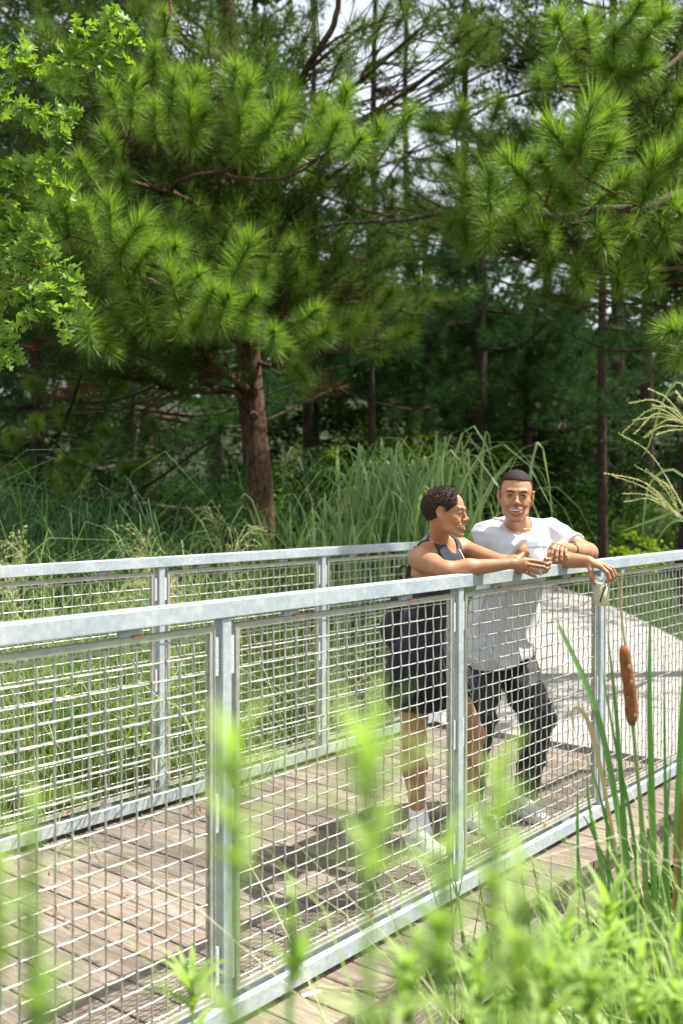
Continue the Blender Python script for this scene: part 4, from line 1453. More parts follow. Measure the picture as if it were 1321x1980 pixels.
def blades(rng, base, height, lean, width, nseg=5, droop=.25, azim=None, curl=None):
    """arching strips; base (n,3); height, lean, width arrays"""
    n = len(base)
    height = np.broadcast_to(height, (n,)); lean = np.broadcast_to(lean, (n,)); width = np.broadcast_to(width, (n,))
    droop = np.broadcast_to(droop, (n,))
    az = rng.uniform(0, 2 * np.pi, n) if azim is None else azim
    t = np.linspace(0, 1, nseg + 1)
    T = t[None, :]
    hor = (lean * height)[:, None] * (0.25 * T + 0.75 * T ** 2.0)
    Tp = np.minimum(1, (1 / (3.2 * np.maximum(droop, 1e-3))) ** (1 / 2.2))
    pk = Tp - droop * Tp ** 3.2
    ver = (height / pk)[:, None] * (T - droop[:, None] * T ** 3.2)
    dx, dy = np.cos(az), np.sin(az)
    c = np.empty((n, nseg + 1, 3))
    c[..., 0] = base[:, 0, None] + dx[:, None] * hor
    c[..., 1] = base[:, 1, None] + dy[:, None] * hor
    c[..., 2] = base[:, 2, None] + ver
    tw = az + np.pi / 2 + rng.normal(0, .5, n)
    wv = np.stack([np.cos(tw), np.sin(tw), rng.normal(0, .15, n)], 1)
    wd = width[:, None] * (1 - T ** 2.2) * np.minimum(1, .35 + 3 * T) * .5
    L = c - wv[:, None, :] * wd[..., None]
    Rr = c + wv[:, None, :] * wd[..., None]
    V = np.stack([L, Rr], 2).reshape(n, -1, 3)
    i = np.arange(nseg) * 2
    f = np.stack([i, i + 1, i + 3, i + 2], 1)
    F = (f[None] + (np.arange(n) * (nseg + 1) * 2)[:, None, None]).reshape(-1, 4)
    return V.reshape(-1, 3), F

def join(parts):
    vs, fs, n = [], {}, 0
    for V, F in parts:
        if len(V) == 0: continue
        vs.append(V)
        fs.setdefault(F.shape[1], []).append(F + n); n += len(V)
    return np.concatenate(vs), [np.concatenate(f) for f in fs.values()]

def needles(rng, n, Ls, Ln, w, nseg=2, spread=(20, 82), back=0.0):
    """bottle-brush of needles round a shoot along +Z from 0 to Ls. returns V,F (tris+quads as list)"""
    u = rng.random(n) ** .8
    z0 = u * Ls
    sp = np.radians(spread[1] - (spread[1] - spread[0]) * u ** 1.6 + rng.normal(0, 9, n))
    if back > 0:
        m = rng.random(n) < back
        sp = np.where(m, np.radians(rng.uniform(85, 150, n)), sp)
        z0 = np.where(m, z0 * .3, z0)
    az = rng.uniform(0, 2 * np.pi, n)
    rad = np.stack([np.cos(az), np.sin(az), np.zeros(n)], 1)
    zax = np.array([0, 0, 1.0])
    d = rad * np.sin(sp)[:, None] + zax * np.cos(sp)[:, None]
    ln = Ln * rng.uniform(.7, 1.12, n)
    p0 = z0[:, None] * zax + rad * .003
    bend = rad * (ln * .12)[:, None] + rng.normal(0, 1, (n, 3)) * (ln * .05)[:, None]
    side = np.cross(d, rng.normal(size=(n, 3))); side /= np.linalg.norm(side, axis=1)[:, None]
    W = side * (w / 2)
    if nseg == 1:
        V = np.stack([p0 - W, p0 + W, p0 + d * ln[:, None] + bend * .5], 1).reshape(-1, 3)
        F = np.arange(n * 3).reshape(-1, 3)
        return V, F
    pm = p0 + d * (ln * .55)[:, None]
    pt = p0 + d * ln[:, None] + bend
    V = np.stack([p0 - W, p0 + W, pm + W * .9, pm - W * .9, pt - W * .12, pt + W * .12], 1).reshape(-1, 3)
    k = np.arange(n)[:, None] * 6
    F = np.concatenate([k + np.array([[0, 1, 2, 3]]), k + np.array([[3, 2, 5, 4]])])
    return V, F

def leaf_quads(rng, C, size, flat=.5, aspect=.6, droopy=0.0):
    """rhombic leaves folded a little along the midrib: 2 tris (4 verts)"""
    n = len(C)
    size = np.broadcast_to(size, (n,)) * rng.uniform(.6, 1.25, n)
    nrm = rng.normal(size=(n, 3)) * (1 - flat) + np.array([0, 0, 1.0]) * flat
    nrm /= np.linalg.norm(nrm, axis=1)[:, None]
    a = np.cross(nrm, rng.normal(size=(n, 3))); a /= np.linalg.norm(a, axis=1)[:, None]
    a[:, 2] -= droopy; a /= np.linalg.norm(a, axis=1)[:, None]
    b = np.cross(nrm, a); b /= np.linalg.norm(b, axis=1)[:, None]
    h = size[:, None] / 2
    V = np.stack([C - a * h, C + b * h * aspect + nrm * h * .15, C + a * h, C - b * h * aspect + nrm * h * .15], 1).reshape(-1, 3)
    k = np.arange(n)[:, None] * 4
    F = np.concatenate([k + np.array([[0, 1, 2]]), k + np.array([[0, 2, 3]])])
    return V, F

def curve(pts, m=24):
    """Catmull-Rom through points"""
    p = np.asarray(pts, float)
    if len(p) == 2:
        t = np.linspace(0, 1, max(4, m // 3))[:, None]
        return p[0] * (1 - t) + p[1] * t
    q = np.vstack([2 * p[0] - p[1], p, 2 * p[-1] - p[-2]])
    out = []
    k = max(2, m // (len(p) - 1))
    for i in range(1, len(q) - 2):
        for t in np.linspace(0, 1, k, endpoint=False):
            a, b, c, d = q[i - 1], q[i], q[i + 1], q[i + 2]
            out.append(.5 * (2 * b + (c - a) * t + (2 * a - 5 * b + 4 * c - d) * t * t + (3 * b - a - 3 * c + d) * t ** 3))
    out.append(p[-1])
    return np.array(out)

def trunk_mesh(pts, r0, r1, n=14, m=30, rough=.06, seed=0, flare=.35):
    rng = np.random.default_rng(seed)
    c = curve(pts, m)
    T = np.linspace(0, 1, len(c))
    rad = r0 + (r1 - r0) * T + r0 * flare * np.exp(-T * 22)
    t = np.gradient(c, axis=0); t /= np.linalg.norm(t, axis=1)[:, None]
    up = np.array([1.0, 0, 0])
    ang = np.arange(n) * 2 * np.pi / n
    ph = rng.uniform(0, 6, 8)
    V = []
    for i, (p, q, r) in enumerate(zip(c, t, rad)):
        a = up - q * up.dot(q); a /= np.linalg.norm(a); b = np.cross(q, a)
        rr = r * (1 + rough * np.sin(ang * 3 + ph[0] + i * .21) + rough * .8 * np.sin(ang * 7 + ph[1] - i * .33) + rough * .6 * rng.normal(size=n))
        V.append(p + rr[:, None] * (np.cos(ang)[:, None] * a + np.sin(ang)[:, None] * b))
    V = np.concatenate(V)
    k = len(c)
    i = np.arange(k - 1)[:, None] * n + np.arange(n)[None]
    j = np.arange(k - 1)[:, None] * n + (np.arange(n)[None] + 1) % n
    return V, np.stack([i, j, j + n, i + n], -1).reshape(-1, 4)

def tube_np(pts, r0, r1, n=5):
    mb = MB(); c = np.asarray(pts)
    mb.tube(c, np.linspace(r0, r1, len(c)), n, cap=False)
    return np.concatenate(mb.v), np.array(mb.f[4])

# materials
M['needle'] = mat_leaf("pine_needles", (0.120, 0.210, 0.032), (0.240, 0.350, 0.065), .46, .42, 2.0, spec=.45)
M['needle_dark'] = mat_leaf("pine_needles_old_shaded", (0.048, 0.092, 0.016), (0.120, 0.190, 0.034), .40, .6, 2.0, spec=.2)  # older needles, colour also lowered to deepen the crown's shadows
M['needle_shade'] = mat_leaf("pine_needles_shaded", (0.022, 0.058, 0.020), (0.052, 0.112, 0.034), .25, .8, 1.0, spec=.12)  # green darkened so the back pines read as standing in shade
M['oak'] = mat_leaf("oak_leaf_green", (0.150, 0.255, 0.040), (0.250, 0.365, 0.065), .45, .45, 4.0)
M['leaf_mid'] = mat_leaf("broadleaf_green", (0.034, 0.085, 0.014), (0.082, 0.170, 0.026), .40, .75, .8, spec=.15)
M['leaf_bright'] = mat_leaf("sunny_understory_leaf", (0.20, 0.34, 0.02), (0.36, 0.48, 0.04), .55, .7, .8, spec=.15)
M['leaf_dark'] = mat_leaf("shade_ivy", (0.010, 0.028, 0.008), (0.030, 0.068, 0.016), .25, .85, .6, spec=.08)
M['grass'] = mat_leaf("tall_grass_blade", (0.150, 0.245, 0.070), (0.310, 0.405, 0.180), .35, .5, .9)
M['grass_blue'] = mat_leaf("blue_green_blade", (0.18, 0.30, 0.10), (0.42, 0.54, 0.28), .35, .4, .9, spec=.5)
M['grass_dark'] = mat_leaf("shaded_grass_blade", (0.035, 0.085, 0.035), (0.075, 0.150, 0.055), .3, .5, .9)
M['lawn'] = mat_leaf("lawn_grass", (0.050, 0.120, 0.020), (0.095, 0.190, 0.030), .3, .6, .7)
M['plume'] = mat_leaf("seed_plume", (0.42, 0.42, 0.22), (0.60, 0.57, 0.38), .4, .7, 5)
M['straw'] = mat_leaf("dry_straw", (0.38, 0.30, 0.17), (0.52, 0.43, 0.26), .3, .7, 5)
M['weed'] = mat_leaf("fresh_weed_leaf", (0.25, 0.39, 0.09), (0.37, 0.50, 0.15), .5, .5, 6)
M['cattail_leaf'] = mat_leaf("cattail_blade", (0.085, 0.20, 0.055), (0.14, 0.28, 0.075), .35, .4, 3, spec=.5)
M['bark'] = mat_bark("pine_bark", (0.085, 0.050, 0.036), (0.21, 0.125, 0.085))
M['bark_dark'] = mat_bark("dark_bark", (0.035, 0.025, 0.02), (0.085, 0.06, 0.045))
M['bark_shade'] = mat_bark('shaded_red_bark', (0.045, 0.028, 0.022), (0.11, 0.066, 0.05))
M['bark_grey'] = mat_bark("grey_bark", (0.09, 0.075, 0.06), (0.19, 0.16, 0.13))
M['twig'] = mat_bark("twig_bark", (0.10, 0.060, 0.035), (0.21, 0.135, 0.085), 3)
M['shoot'] = simple("young_shoot", (0.24, 0.15, 0.06), .8, 0, .25, 60)

vr = np.random.default_rng(23)

# ------------------------------------------------------------------ pine needles tufts (shared meshes)
def tuft_variants(k, n, Ls, Ln, w, back=0.12):
    out = []
    for i in range(k):
        V, F = needles(vr, n, Ls, Ln, w, 2, back=back)
        out.append(npmesh('needle_tuft', V, F, False))
        out[-1].materials.append(M['needle'])
    return out
TUFT = tuft_variants(6, 540, .20, .150, .0034, back=.16)
_sv, _sf = tube_np([(0, 0, -.10), (.002, 0, 0), (0, .002, .10), (0, 0, .20)], .0062, .0035, 6)
STEM = npmesh('shoot', _sv, _sf); STEM.materials.append(M['shoot'])

def place_tuft(parent, tip, base, scale=1.0):
    tip = np.array(tip); base = np.array(base)
    d = tip - base; L = np.linalg.norm(d)
    Rm = rot_to(d, vr.uniform(0, 6.28)).to_4x4()
    sc = scale
    # needle brush ends a needle length short of the visible tip
    o = link('needle_tuft', random.choice(TUFT), None, parent)
    zs = max(.6, min(1.35, (L - .02) / .22))
    start = tip - d / L * (.19 * zs * sc + .045)
    mw = Matrix.Translation(start) @ Rm @ Matrix.Diagonal((sc, sc, sc * zs, 1))
    o.matrix_local = mw
    s = link('shoot', STEM, None, parent)
    s.matrix_local = Matrix.Translation(start) @ Rm @ Matrix.Diagonal((1, 1, zs * sc, 1))
    return o

def fill_tufts(rng, tips, dirs, n, Ls, Ln, w):
    parts = []
    proto = [needles(rng, n, Ls, Ln, w, 1, back=.2) for _ in range(5)]
    Vs = []; Fs = []; c = 0
    for t, d in zip(tips, dirs):
        V, F = proto[rng.integers(5)]
        Rm = np.array(rot_to(d, rng.uniform(0, 6.28)))
        Vs.append((V * rng.uniform(.8, 1.15)) @ Rm.T + t); Fs.append(F + c); c += len(V)
    return np.concatenate(Vs), np.concatenate(Fs)

def near_branch(br, p):
    i = np.argmin(((br - p) ** 2).sum(1)); return i

def pine_crown(root, rng, trunk_pts, clusters, n_need, Ls, Ln, w, mat, twigmat, upb=.5, name='crown'):
    """clusters: (centre, (rx, ry, rz), count). One limb per cluster runs out from the trunk."""
    tc = curve(trunk_pts, 40)
    tips, dirs, twigs = [], [], []
    for c, r, n in clusters:
        c = np.array(c, float)
        zt = c[2] - .25 * np.linalg.norm((c - tc[np.argmin(((tc - c) ** 2).sum(1))])[:2]) * .5
        i = np.argmin(np.abs(tc[:, 2] - zt)); s = tc[i]
        mid = (s + c) / 2 + np.array([0, 0, -.05 * np.linalg.norm(c - s)]) + rng.normal(0, .08, 3)
        limb = curve([s, mid, c], 16)
        V, F = tube_np(limb, .022 + .010 * np.linalg.norm(c - s), .012, 6)
        lo = link('limb', npmesh('limb', V, F), twigmat, root)
        P_ = c + rng.normal(0, .5, (n, 3)).clip(-1, 1) * np.array(r)
        for p in P_:
            j = rng.integers(len(limb) // 3, len(limb))
            q = limb[j]
            d = p - q; L = np.linalg.norm(d)
            d = d / (L + 1e-6) + np.array([0, 0, upb]) + rng.normal(0, .25, 3)
            d /= np.linalg.norm(d)
            tips.append(p); dirs.append(d)
            if L > .1:
                twigs.append(tube_np(curve([q, (p + q) / 2 - np.array([0, 0, .08 * L]), p, p + d * Ls * .8], 6), .008, .004, 4))
    V, F = fill_tufts(rng, tips, dirs, n_need, Ls, Ln, w)
    o = link(name, npmesh(name, V, F, False), mat, root); tag(o, kind='stuff')
    if twigs:
        V, F = join(twigs)
        o = link('twig', npmesh('twig', V, F), twigmat, root); tag(o, kind='stuff')

# ================================================================== main pine
def build_main_pine():
    rng = np.random.default_rng(5)
    root = empty('pine_tree', (P(500, 950, 10.5)[0], 10.5, -.05))
    tag(root, 'tall pine with thick reddish-brown furrowed trunk, left of centre above the tall grass', 'tree')
    def g(p): return P(*p)
    base = g((503, 1010, 10.5)); base[2] = -.15
    tp = [base, g((500, 960, 10.5)), g((487, 790, 10.5)), g((480, 660, 10.5)), g((478, 480, 10.55)), g((472, 250, 10.6)), g((447, 90, 10.65)), g((436, -60, 10.7)), g((440, -350, 10.9)), g((450, -600, 11))]
    V, F = trunk_mesh(tp, .150, .06, 20, 60, .05, 3)
    tr = link('trunk', npmesh('trunk', V, F), M['bark'], root)
    # branch knots
    for (x, y, r) in ((492, 758, .035), (489, 803, .038)):
        mb = MB(); c = P(x, y, 10.34); mb.lathe(c + np.array([0, .05, 0]), [(r * 1.3, 0), (r * 1.1, .04), (r * .7, .055), (r * .3, .045)], 12, (.1, -1, .1)); mb.build('knot', M['bark'], tr, True)
    # bark plates: long lifted scales over the lower trunk
    cc = curve(tp, 60)
    # hero limbs: (points px,py,Y ; r0 ; r1)
    limbs = [
        ([(468, 768, 10.4), (430, 750, 10.1), (370, 762, 9.7), (310, 772, 9.4), (280, 790, 9.2), (215, 800, 9.0)], .032, .010),
        ([(372, 762, 9.7), (345, 765, 9.6), (300, 750, 9.5), (280, 765, 9.45)], .012, .006),
        ([(350, 768, 9.65), (335, 830, 9.6), (300, 838, 9.5), (270, 835, 9.45)], .010, .004),
        ([(320, 772, 9.45), (275, 800, 9.3), (240, 820, 9.2), (225, 850, 9.1)], .010, .004),
        ([(478, 480, 10.4), (440, 440, 9.8), (395, 408, 9.2), (350, 380, 8.8), (300, 365, 8.5), (190, 340, 8.2), (160, 370, 8.0)], .050, .014),
        ([(330, 372, 8.7), (345, 350, 8.3), (405, 335, 8.0), (470, 345, 7.8), (545, 345, 7.6), (600, 320, 7.5), (640, 270, 7.4)], .024, .010),
        ([(405, 335, 8.0), (440, 325, 7.8), (455, 290, 7.7), (464, 235, 7.6)], .016, .008),
        ([(545, 345, 7.6), (590, 318, 7.5), (640, 290, 7.4), (700, 255, 7.3)], .012, .006),
        ([(300, 365, 8.5), (240, 310, 8.0), (250, 250, 7.7)], .014, .007),
        ([(345, 350, 8.3), (350, 300, 7.9), (370, 285, 7.7)], .012, .006),
        ([(478, 560, 10.4), (430, 560, 9.4), (380, 575, 8.4), (330, 560, 7.6), (270, 530, 7.1), (220, 500, 6.9)], .045, .010),
        ([(270, 530, 7.1), (200, 480, 6.9), (132, 455, 6.8)], .014, .007),
        ([(380, 575, 8.4), (370, 600, 7.5), (345, 600, 7.1), (345, 590, 7.0)], .016, .008),
        ([(430, 560, 9.4), (440, 620, 8.0), (420, 630, 7.2), (395, 600, 7.0)], .016, .008),
        ([(478, 600, 10.4), (520, 630, 9.0), (530, 675, 7.6)], .02, .008),
        ([(478, 560, 10.4), (530, 600, 9.0), (575, 628, 7.9)], .02, .008),
        ([(478, 520, 10.4), (460, 560, 8.6), (450, 545, 7.4)], .02, .008),
        ([(478, 600, 10.4), (400, 680, 9.2), (350, 655, 8.0), (320, 662, 7.7)], .02, .006),
        ([(320, 470, 7.0), (270, 560, 7.3), (215, 590, 7.4), (200, 600, 7.4)], .014, .006),
        ([(447, 90, 10.6), (400, 110, 9.8), (360, 90, 9.2), (330, 60, 9.0)], .04, .012),
        ([(455, 160, 10.6), (520, 150, 10.2), (570, 170, 9.9), (600, 120, 9.7), (640, 60, 9.5), (655, 0, 9.4), (655, -60, 9.3)], .050, .030),
        ([(600, 120, 9.7), (650, 75, 9.3), (700, 55, 9.0), (760, 30, 8.7)], .022, .008),
        ([(612, 105, 9.6), (605, 40, 9.6), (600, -40, 9.5)], .022, .012),
        ([(300, -60, 8.4), (330, 10, 8.4), (318, 40, 8.2)], .02, .008),
        ([(477, 330, 10.5), (560, 300, 9.6), (640, 290, 8.8), (745, 295, 8.2)], .03, .010),
    ]
    curves = []
    for pts, r0, r1 in limbs:
        c = curve([g(p) for p in pts], 28)
        c += rng.normal(0, .006, c.shape) * np.linspace(0, 1, len(c))[:, None]
        V, F = tube_np(c, r0 * .8, r1 * .8, 7)
        link('limb', npmesh('limb', V, F), M['bark'] if r0 > .03 else M['twig'], root)
        curves.append(c)
    allc = np.concatenate(curves)
    # hero shoots: tip, base, depth
    H_ = [((70, 345), (120, 455), 6.8), ((127, 370), (132, 450), 6.8), ((210, 388), (220, 500), 6.75), ((277, 425), (222, 500), 6.75),
          ((160, 400), (190, 475), 6.9), ((345, 470), (320, 502), 7.0), ((327, 518), (345, 590), 6.9), ((390, 525), (362, 560), 7.0),
          ((417, 555), (395, 597), 6.9), ((445, 563), (420, 625), 6.85), ((500, 565), (470, 602), 7.2), ((485, 463), (450, 542), 7.2),
          ((530, 632), (530, 672), 7.4), ((617, 594), (575, 628), 7.7), ((640, 640), (600, 655), 7.9), ((172, 660), (165, 610), 7.3),
          ((215, 680), (185, 620), 7.4), ((240, 630), (215, 595), 7.5), ((300, 470), (262, 520), 7.0), ((250, 470), (225, 510), 6.95),
          ((210, 162), (230, 222), 7.8), ((262, 148), (252, 245), 7.7), ((337, 143), (328, 222), 7.7), ((385, 143), (365, 195), 7.7),
          ((367, 197), (371, 287), 7.6), ((455, 122), (452, 178), 7.6), ((485, 152), (465, 222), 7.6), ((550, 198), (510, 267), 7.6),
          ((464, 220), (464, 300), 7.6), ((400, 210), (372, 270), 7.7), ((560, 295), (530, 330), 7.7), ((655, 228), (632, 292), 7.4),
          ((672, 168), (655, 235), 7.6), ((705, 262), (670, 300), 7.3), ((795, 218), (745, 296), 8.0), ((740, 245), (700, 300), 7.9),
          ((520, 230), (495, 280), 7.8), ((600, 270), (565, 320), 7.7), ((300, 200), (300, 270), 8.0), ((200, 250), (220, 300), 8.2),
          ((430, 640), (425, 600), 7.3), ((350, 640), (345, 600), 7.4), ((290, 640), (275, 590), 7.5), ((480, 640), (470, 605), 7.5),
          ((460, 450), (448, 500), 8.2), ((570, 470), (555, 500), 8.6), ((580, 520), (560, 545), 8.6), ((680, 620), (640, 645), 8.3),
          ((560, 690), (545, 660), 8.0), ((590, 740), (570, 700), 8.6), ((375, 640), (385, 610), 7.1), ((520, 520), (495, 560), 8.0),
          ((330, 430), (318, 480), 7.6), ((630, 200), (610, 260), 8.0), ((300, 90), (295, 150), 9.0), ((320, 20), (318, 70), 8.6),
          ((150, 300), (175, 345), 8.0), ((240, 330), (235, 380), 8.1), ((490, 200), (480, 250), 7.9), ((60, 440), (90, 470), 7.0),
          ((715, 610), (680, 640), 8.6), ((760, 560), (730, 600), 9.2), ((800, 640), (760, 660), 9.0), ((250, 560), (240, 530), 7.0)]
    for tip, b_, Y in H_:
        a, b = P(*tip, Y - .12), P(*b_, Y + .05)
        place_tuft(root, a, b, rng.uniform(.92, 1.12))
        q = allc[near_branch(allc, b)]
        if np.linalg.norm(q - b) > .04:
            V, F = tube_np(curve([q, (q + b) / 2 + np.array([0, 0, -.05 * np.linalg.norm(q - b)]), b], 10), .011, .007, 5)
            link('limb', npmesh('limb', V, F), M['twig'], root)
    # crown fill
    cl = []
    def cpx(x, y, Y, rx, ry, rz, n): cl.append((P(x, y, Y), (rx, ry, rz), n))
    for a in [(120, 60, 9.5, .8, .8, .7, 30), (250, 120, 9.3, .8, .7, .6, 34), (60, 240, 9.2, .7, .7, .7, 30), (330, 40, 9.8, .7, .7, .5, 26),
              (180, 230, 8.8, .6, .6, .5, 30), (320, 230, 8.6, .7, .6, .5, 34), (450, 260, 8.7, .7, .6, .5, 30), (560, 260, 8.8, .6, .6, .5, 26),
              (630, 340, 8.8, .6, .6, .35, 16), (700, 300, 9.2, .5, .5, .25, 8), (300, 330, 9.3, .8, .6, .5, 34), (420, 420, 9.4, .8, .7, .6, 40),
              (200, 430, 8.8, .7, .7, .6, 34), (90, 520, 8.6, .6, .6, .5, 26), (300, 520, 8.3, .7, .6, .4, 34), (420, 520, 8.5, .7, .6, .5, 40),
              (560, 420, 9.8, .8, .7, .6, 34), (560, 560, 9.2, .7, .7, .5, 34), (640, 520, 9.6, .8, .7, .5, 34), (240, 620, 8.5, .7, .6, .4, 34),
              (350, 640, 8.6, .7, .6, .35, 30), (150, 660, 9.2, .7, .7, .35, 24), (330, 700, 9.6, .5, .5, .25, 14), (640, 640, 10, .9, .7, .4, 26),
              (720, 560, 10.2, .9, .8, .5, 26), (520, 60, 9.6, .5, .5, .4, 8), (700, 50, 9.2, .8, .7, .4, 18), (820, 50, 9.0, .7, .6, .4, 22), (880, 110, 8.8, .5, .5, .4, 12),
              (600, 150, 9.8, .5, .5, .3, 10), (40, 400, 9.4, .8, .7, .7, 28), (380, 140, 9.4, .7, .7, .5, 20),
              (300, -120, 10, 1.2, 1, .6, 50), (620, -140, 10, 1.2, 1, .6, 50), (60, -120, 10, 1.2, 1, .6, 50), (480, -300, 10.5, 1.4, 1.4, .9, 70)]:
        cpx(*a)
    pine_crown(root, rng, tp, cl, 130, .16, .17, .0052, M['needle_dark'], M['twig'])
    tips = [P(rng.uniform(40, 240), rng.uniform(640, 760), rng.uniform(9.2, 10.2)) for _ in range(26)] + [P(rng.uniform(590, 640), rng.uniform(735, 765), 10.5) for _ in range(5)]
    dirs = [np.array([rng.normal(0, .6), rng.normal(0, .6), rng.uniform(-.8, .6)]) for _ in tips]
    V, F = fill_tufts(rng, tips, [d / np.linalg.norm(d) for d in dirs], 60, .10, .15, .005)
    o = link('dead_needles', npmesh('dead_needles', V, F, False), simple('dead_needles', (.20, .075, .03), .8, 0, .3, 8), root); tag(o, kind='stuff')
    world_parts2(root)
    return root

def world_parts2(root):
    """like world_parts, for children whose matrix_local may already hold a world placement"""
    Mi = (Matrix.Translation(root.location) @ root.rotation_euler.to_matrix().to_4x4()).inverted()
    for c in root.children:
        c.matrix_parent_inverse = Mi

def build_right_pine():
    rng = np.random.default_rng(15)
    b = P(1560, 960, 9.0)
    root = empty('pine_tree', (b[0], b[1], -.1))
    tag(root, 'long-needled pine whose sunlit boughs reach into the photo from the upper right', 'tree')
    g = lambda p: P(*p)
    b[2] = -.2
    tp = [b, P(1555, 700, 9.0), P(1545, 300, 9.1), P(1540, 0, 9.1), P(1535, -400, 9.2)]
    V, F = trunk_mesh(tp, .16, .06, 16, 40, .05, 8)
    link('trunk', npmesh('trunk', V, F), M['bark'], root)
    limbs = [([(1548, 420, 9.0), (1420, 350, 8.2), (1321, 372, 7.6), (1240, 402, 7.2), (1150, 405, 7.1), (1090, 420, 7.3), (1000, 412, 7.8), (850, 413, 8.4), (760, 428, 8.6), (700, 428, 8.7), (600, 440, 8.8)], .055, .016),
             ([(1548, 150, 9.0), (1450, 60, 8.2), (1340, 90, 7.6), (1290, 130, 7.3), (1211, 150, 7.1), (1150, 150, 7.1)], .04, .012),
             ([(1211, 150, 7.1), (1140, 165, 7.3), (1050, 170, 7.8), (960, 195, 8.3), (915, 225, 8.5), (880, 240, 8.6)], .020, .014),
             ([(1540, 0, 9.0), (1400, -60, 8.2), (1290, -20, 7.4), (1215, 45, 7.0), (1150, 90, 7.0)], .04, .010),
             ([(1150, 90, 7.0), (1110, 95, 7.1), (1095, 85, 7.1)], .012, .008),
             ([(1240, 402, 7.2), (1180, 370, 6.8), (1135, 345, 6.6), (1112, 325, 6.5)], .016, .008),
             ([(1090, 420, 7.3), (1060, 400, 7.0), (1030, 365, 6.8)], .014, .007),
             ([(1000, 412, 7.8), (970, 420, 7.4), (947, 402, 7.2)], .014, .007),
             ([(1000, 412, 7.8), (1050, 460, 7.8), (1095, 485, 7.9)], .014, .006),
             ([(1321, 372, 7.6), (1280, 300, 7.2), (1240, 320, 7.0)], .012, .006),
             ([(1545, 560, 9.0), (1420, 520, 8.4), (1300, 520, 8.0), (1200, 530, 7.9), (1170, 510, 7.8)], .035, .010),
             ([(1548, 640, 9.0), (1450, 640, 7.8), (1380, 660, 7.2)], .035, .012)]
    curves = []
    for pts, r0, r1 in limbs:
        c = curve([g(p) for p in pts], 30)
        c += rng.normal(0, .006, c.shape) * np.linspace(0, 1, len(c))[:, None]
        V, F = tube_np(c, r0 * .75, r1 * .75, 7)
        link('limb', npmesh('limb', V, F), M['bark_grey'] if r0 > .05 else M['twig'], root)
        curves.append(c)
    allc = np.concatenate(curves)
    H_ = [((947, 330), (947, 400), 7.1), ((980, 308), (1030, 365), 6.8), ((1065, 243), (1110, 325), 6.5), ((1147, 198), (1113, 325), 6.45), ((1190, 203), (1160, 260), 6.6),
          ((1192, 268), (1137, 342), 6.6), ((1272, 303), (1240, 400), 6.9), ((1320, 283), (1285, 330), 6.9), ((1345, 250), (1300, 325), 6.9), ((1245, -5), (1215, 45), 6.9), ((1290, 20), (1250, 70), 7.0),
          ((1075, 28), (1095, 86), 7.0), ((1165, 122), (1210, 150), 7.0), ((1270, 122), (1212, 151), 7.0), ((1220, 338), (1150, 396), 6.9), ((1190, 60), (1180, 110), 7.0),
          ((1250, 90), (1230, 140), 7.1), ((900, 205), (880, 250), 8.4), ((970, 190), (955, 230), 8.2), ((1075, 120), (1080, 165), 7.6), ((1040, 150), (1045, 175), 7.9),
          ((860, 300), (890, 330), 8.5), ((1010, 400), (1030, 380), 7.2), ((1150, 300), (1140, 345), 6.9), ((1040, 300), (1070, 350), 6.9), ((1100, 400), (1085, 350), 7.0),
          ((945, 470), (950, 420), 7.4), ((1000, 440), (985, 400), 7.5), ((1060, 470), (1045, 430), 7.5), ((1130, 560), (1110, 500), 7.8), ((1170, 480), (1150, 430), 7.4), ((1230, 480), (1210, 430), 7.5),
          ((1290, 470), (1270, 410), 7.4), ((1321, 420), (1300, 390), 7.4), ((1120, 250), (1113, 320), 6.6), ((1321, 690), (1370, 650), 7.0), ((1290, 640), (1340, 640), 7.1), ((1345, 620), (1370, 660), 7.0),
          ((1060, 520), (1075, 480), 8.0), ((1200, 560), (1190, 520), 7.9), ((1260, 560), (1245, 520), 8.0), ((900, 350), (915, 400), 7.9), ((1321, 180), (1300, 230), 7.6),
          ((1130, 30), (1140, 85), 7.1), ((870, 440), (880, 415), 8.2), ((905, 480), (900, 430), 8.2), ((820, 250), (860, 250), 8.7)]
    for tip, b_, Y in H_:
        a, b = P(*tip, Y - .12), P(*b_, Y + .05)
        place_tuft(root, a, b, rng.uniform(.95, 1.18))
        q = allc[near_branch(allc, b)]
        if np.linalg.norm(q - b) > .04:
            V, F = tube_np(curve([q, (q + b) / 2 + np.array([0, 0, -.05 * np.linalg.norm(q - b)]), b], 10), .011, .007, 5)
            link('limb', npmesh('limb', V, F), M['twig'], root)
    cl = []
    for a in [(1120, 90, 8.2, .6, .5, .4, 26), (1240, 150, 8.2, .6, .6, .4, 26), (1180, 230, 8.0, .5, .5, .35, 20), (1060, 330, 8.0, .5, .5, .3, 18), (1160, 380, 8.0, .6, .5, .35, 26),
              (1270, 380, 8.2, .6, .5, .4, 28), (1000, 370, 8.4, .5, .5, .3, 18), (940, 460, 8.7, .5, .5, .3, 18), (1080, 470, 8.6, .6, .5, .3, 22), (1210, 480, 8.6, .6, .5, .35, 26),
              (1300, 490, 8.6, .5, .5, .35, 22), (1150, 560, 8.9, .6, .5, .25, 14), (860, 400, 9.2, .6, .5, .3, 14), (1010, 60, 8.4, .6, .5, .4, 14), (960, 280, 8.8, .6, .5, .3, 12),
              (1300, 40, 8.6, .5, .5, .5, 20), (1310, 260, 8.4, .4, .5, .4, 18), (760, 400, 9.4, .5, .5, .25, 8), (680, 400, 9.4, .5, .5, .25, 8),
              (1420, 300, 8.6, .7, .7, .7, 40), (1450, 560, 8.6, .7, .7, .5, 34), (1400, 680, 7.9, .5, .5, .3, 26), (1500, -100, 9.2, 1.3, 1.2, .8, 60), (1250, -140, 8.8, 1, .9, .5, 40), (1330, 640, 8.6, .4, .4, .3, 16)]:
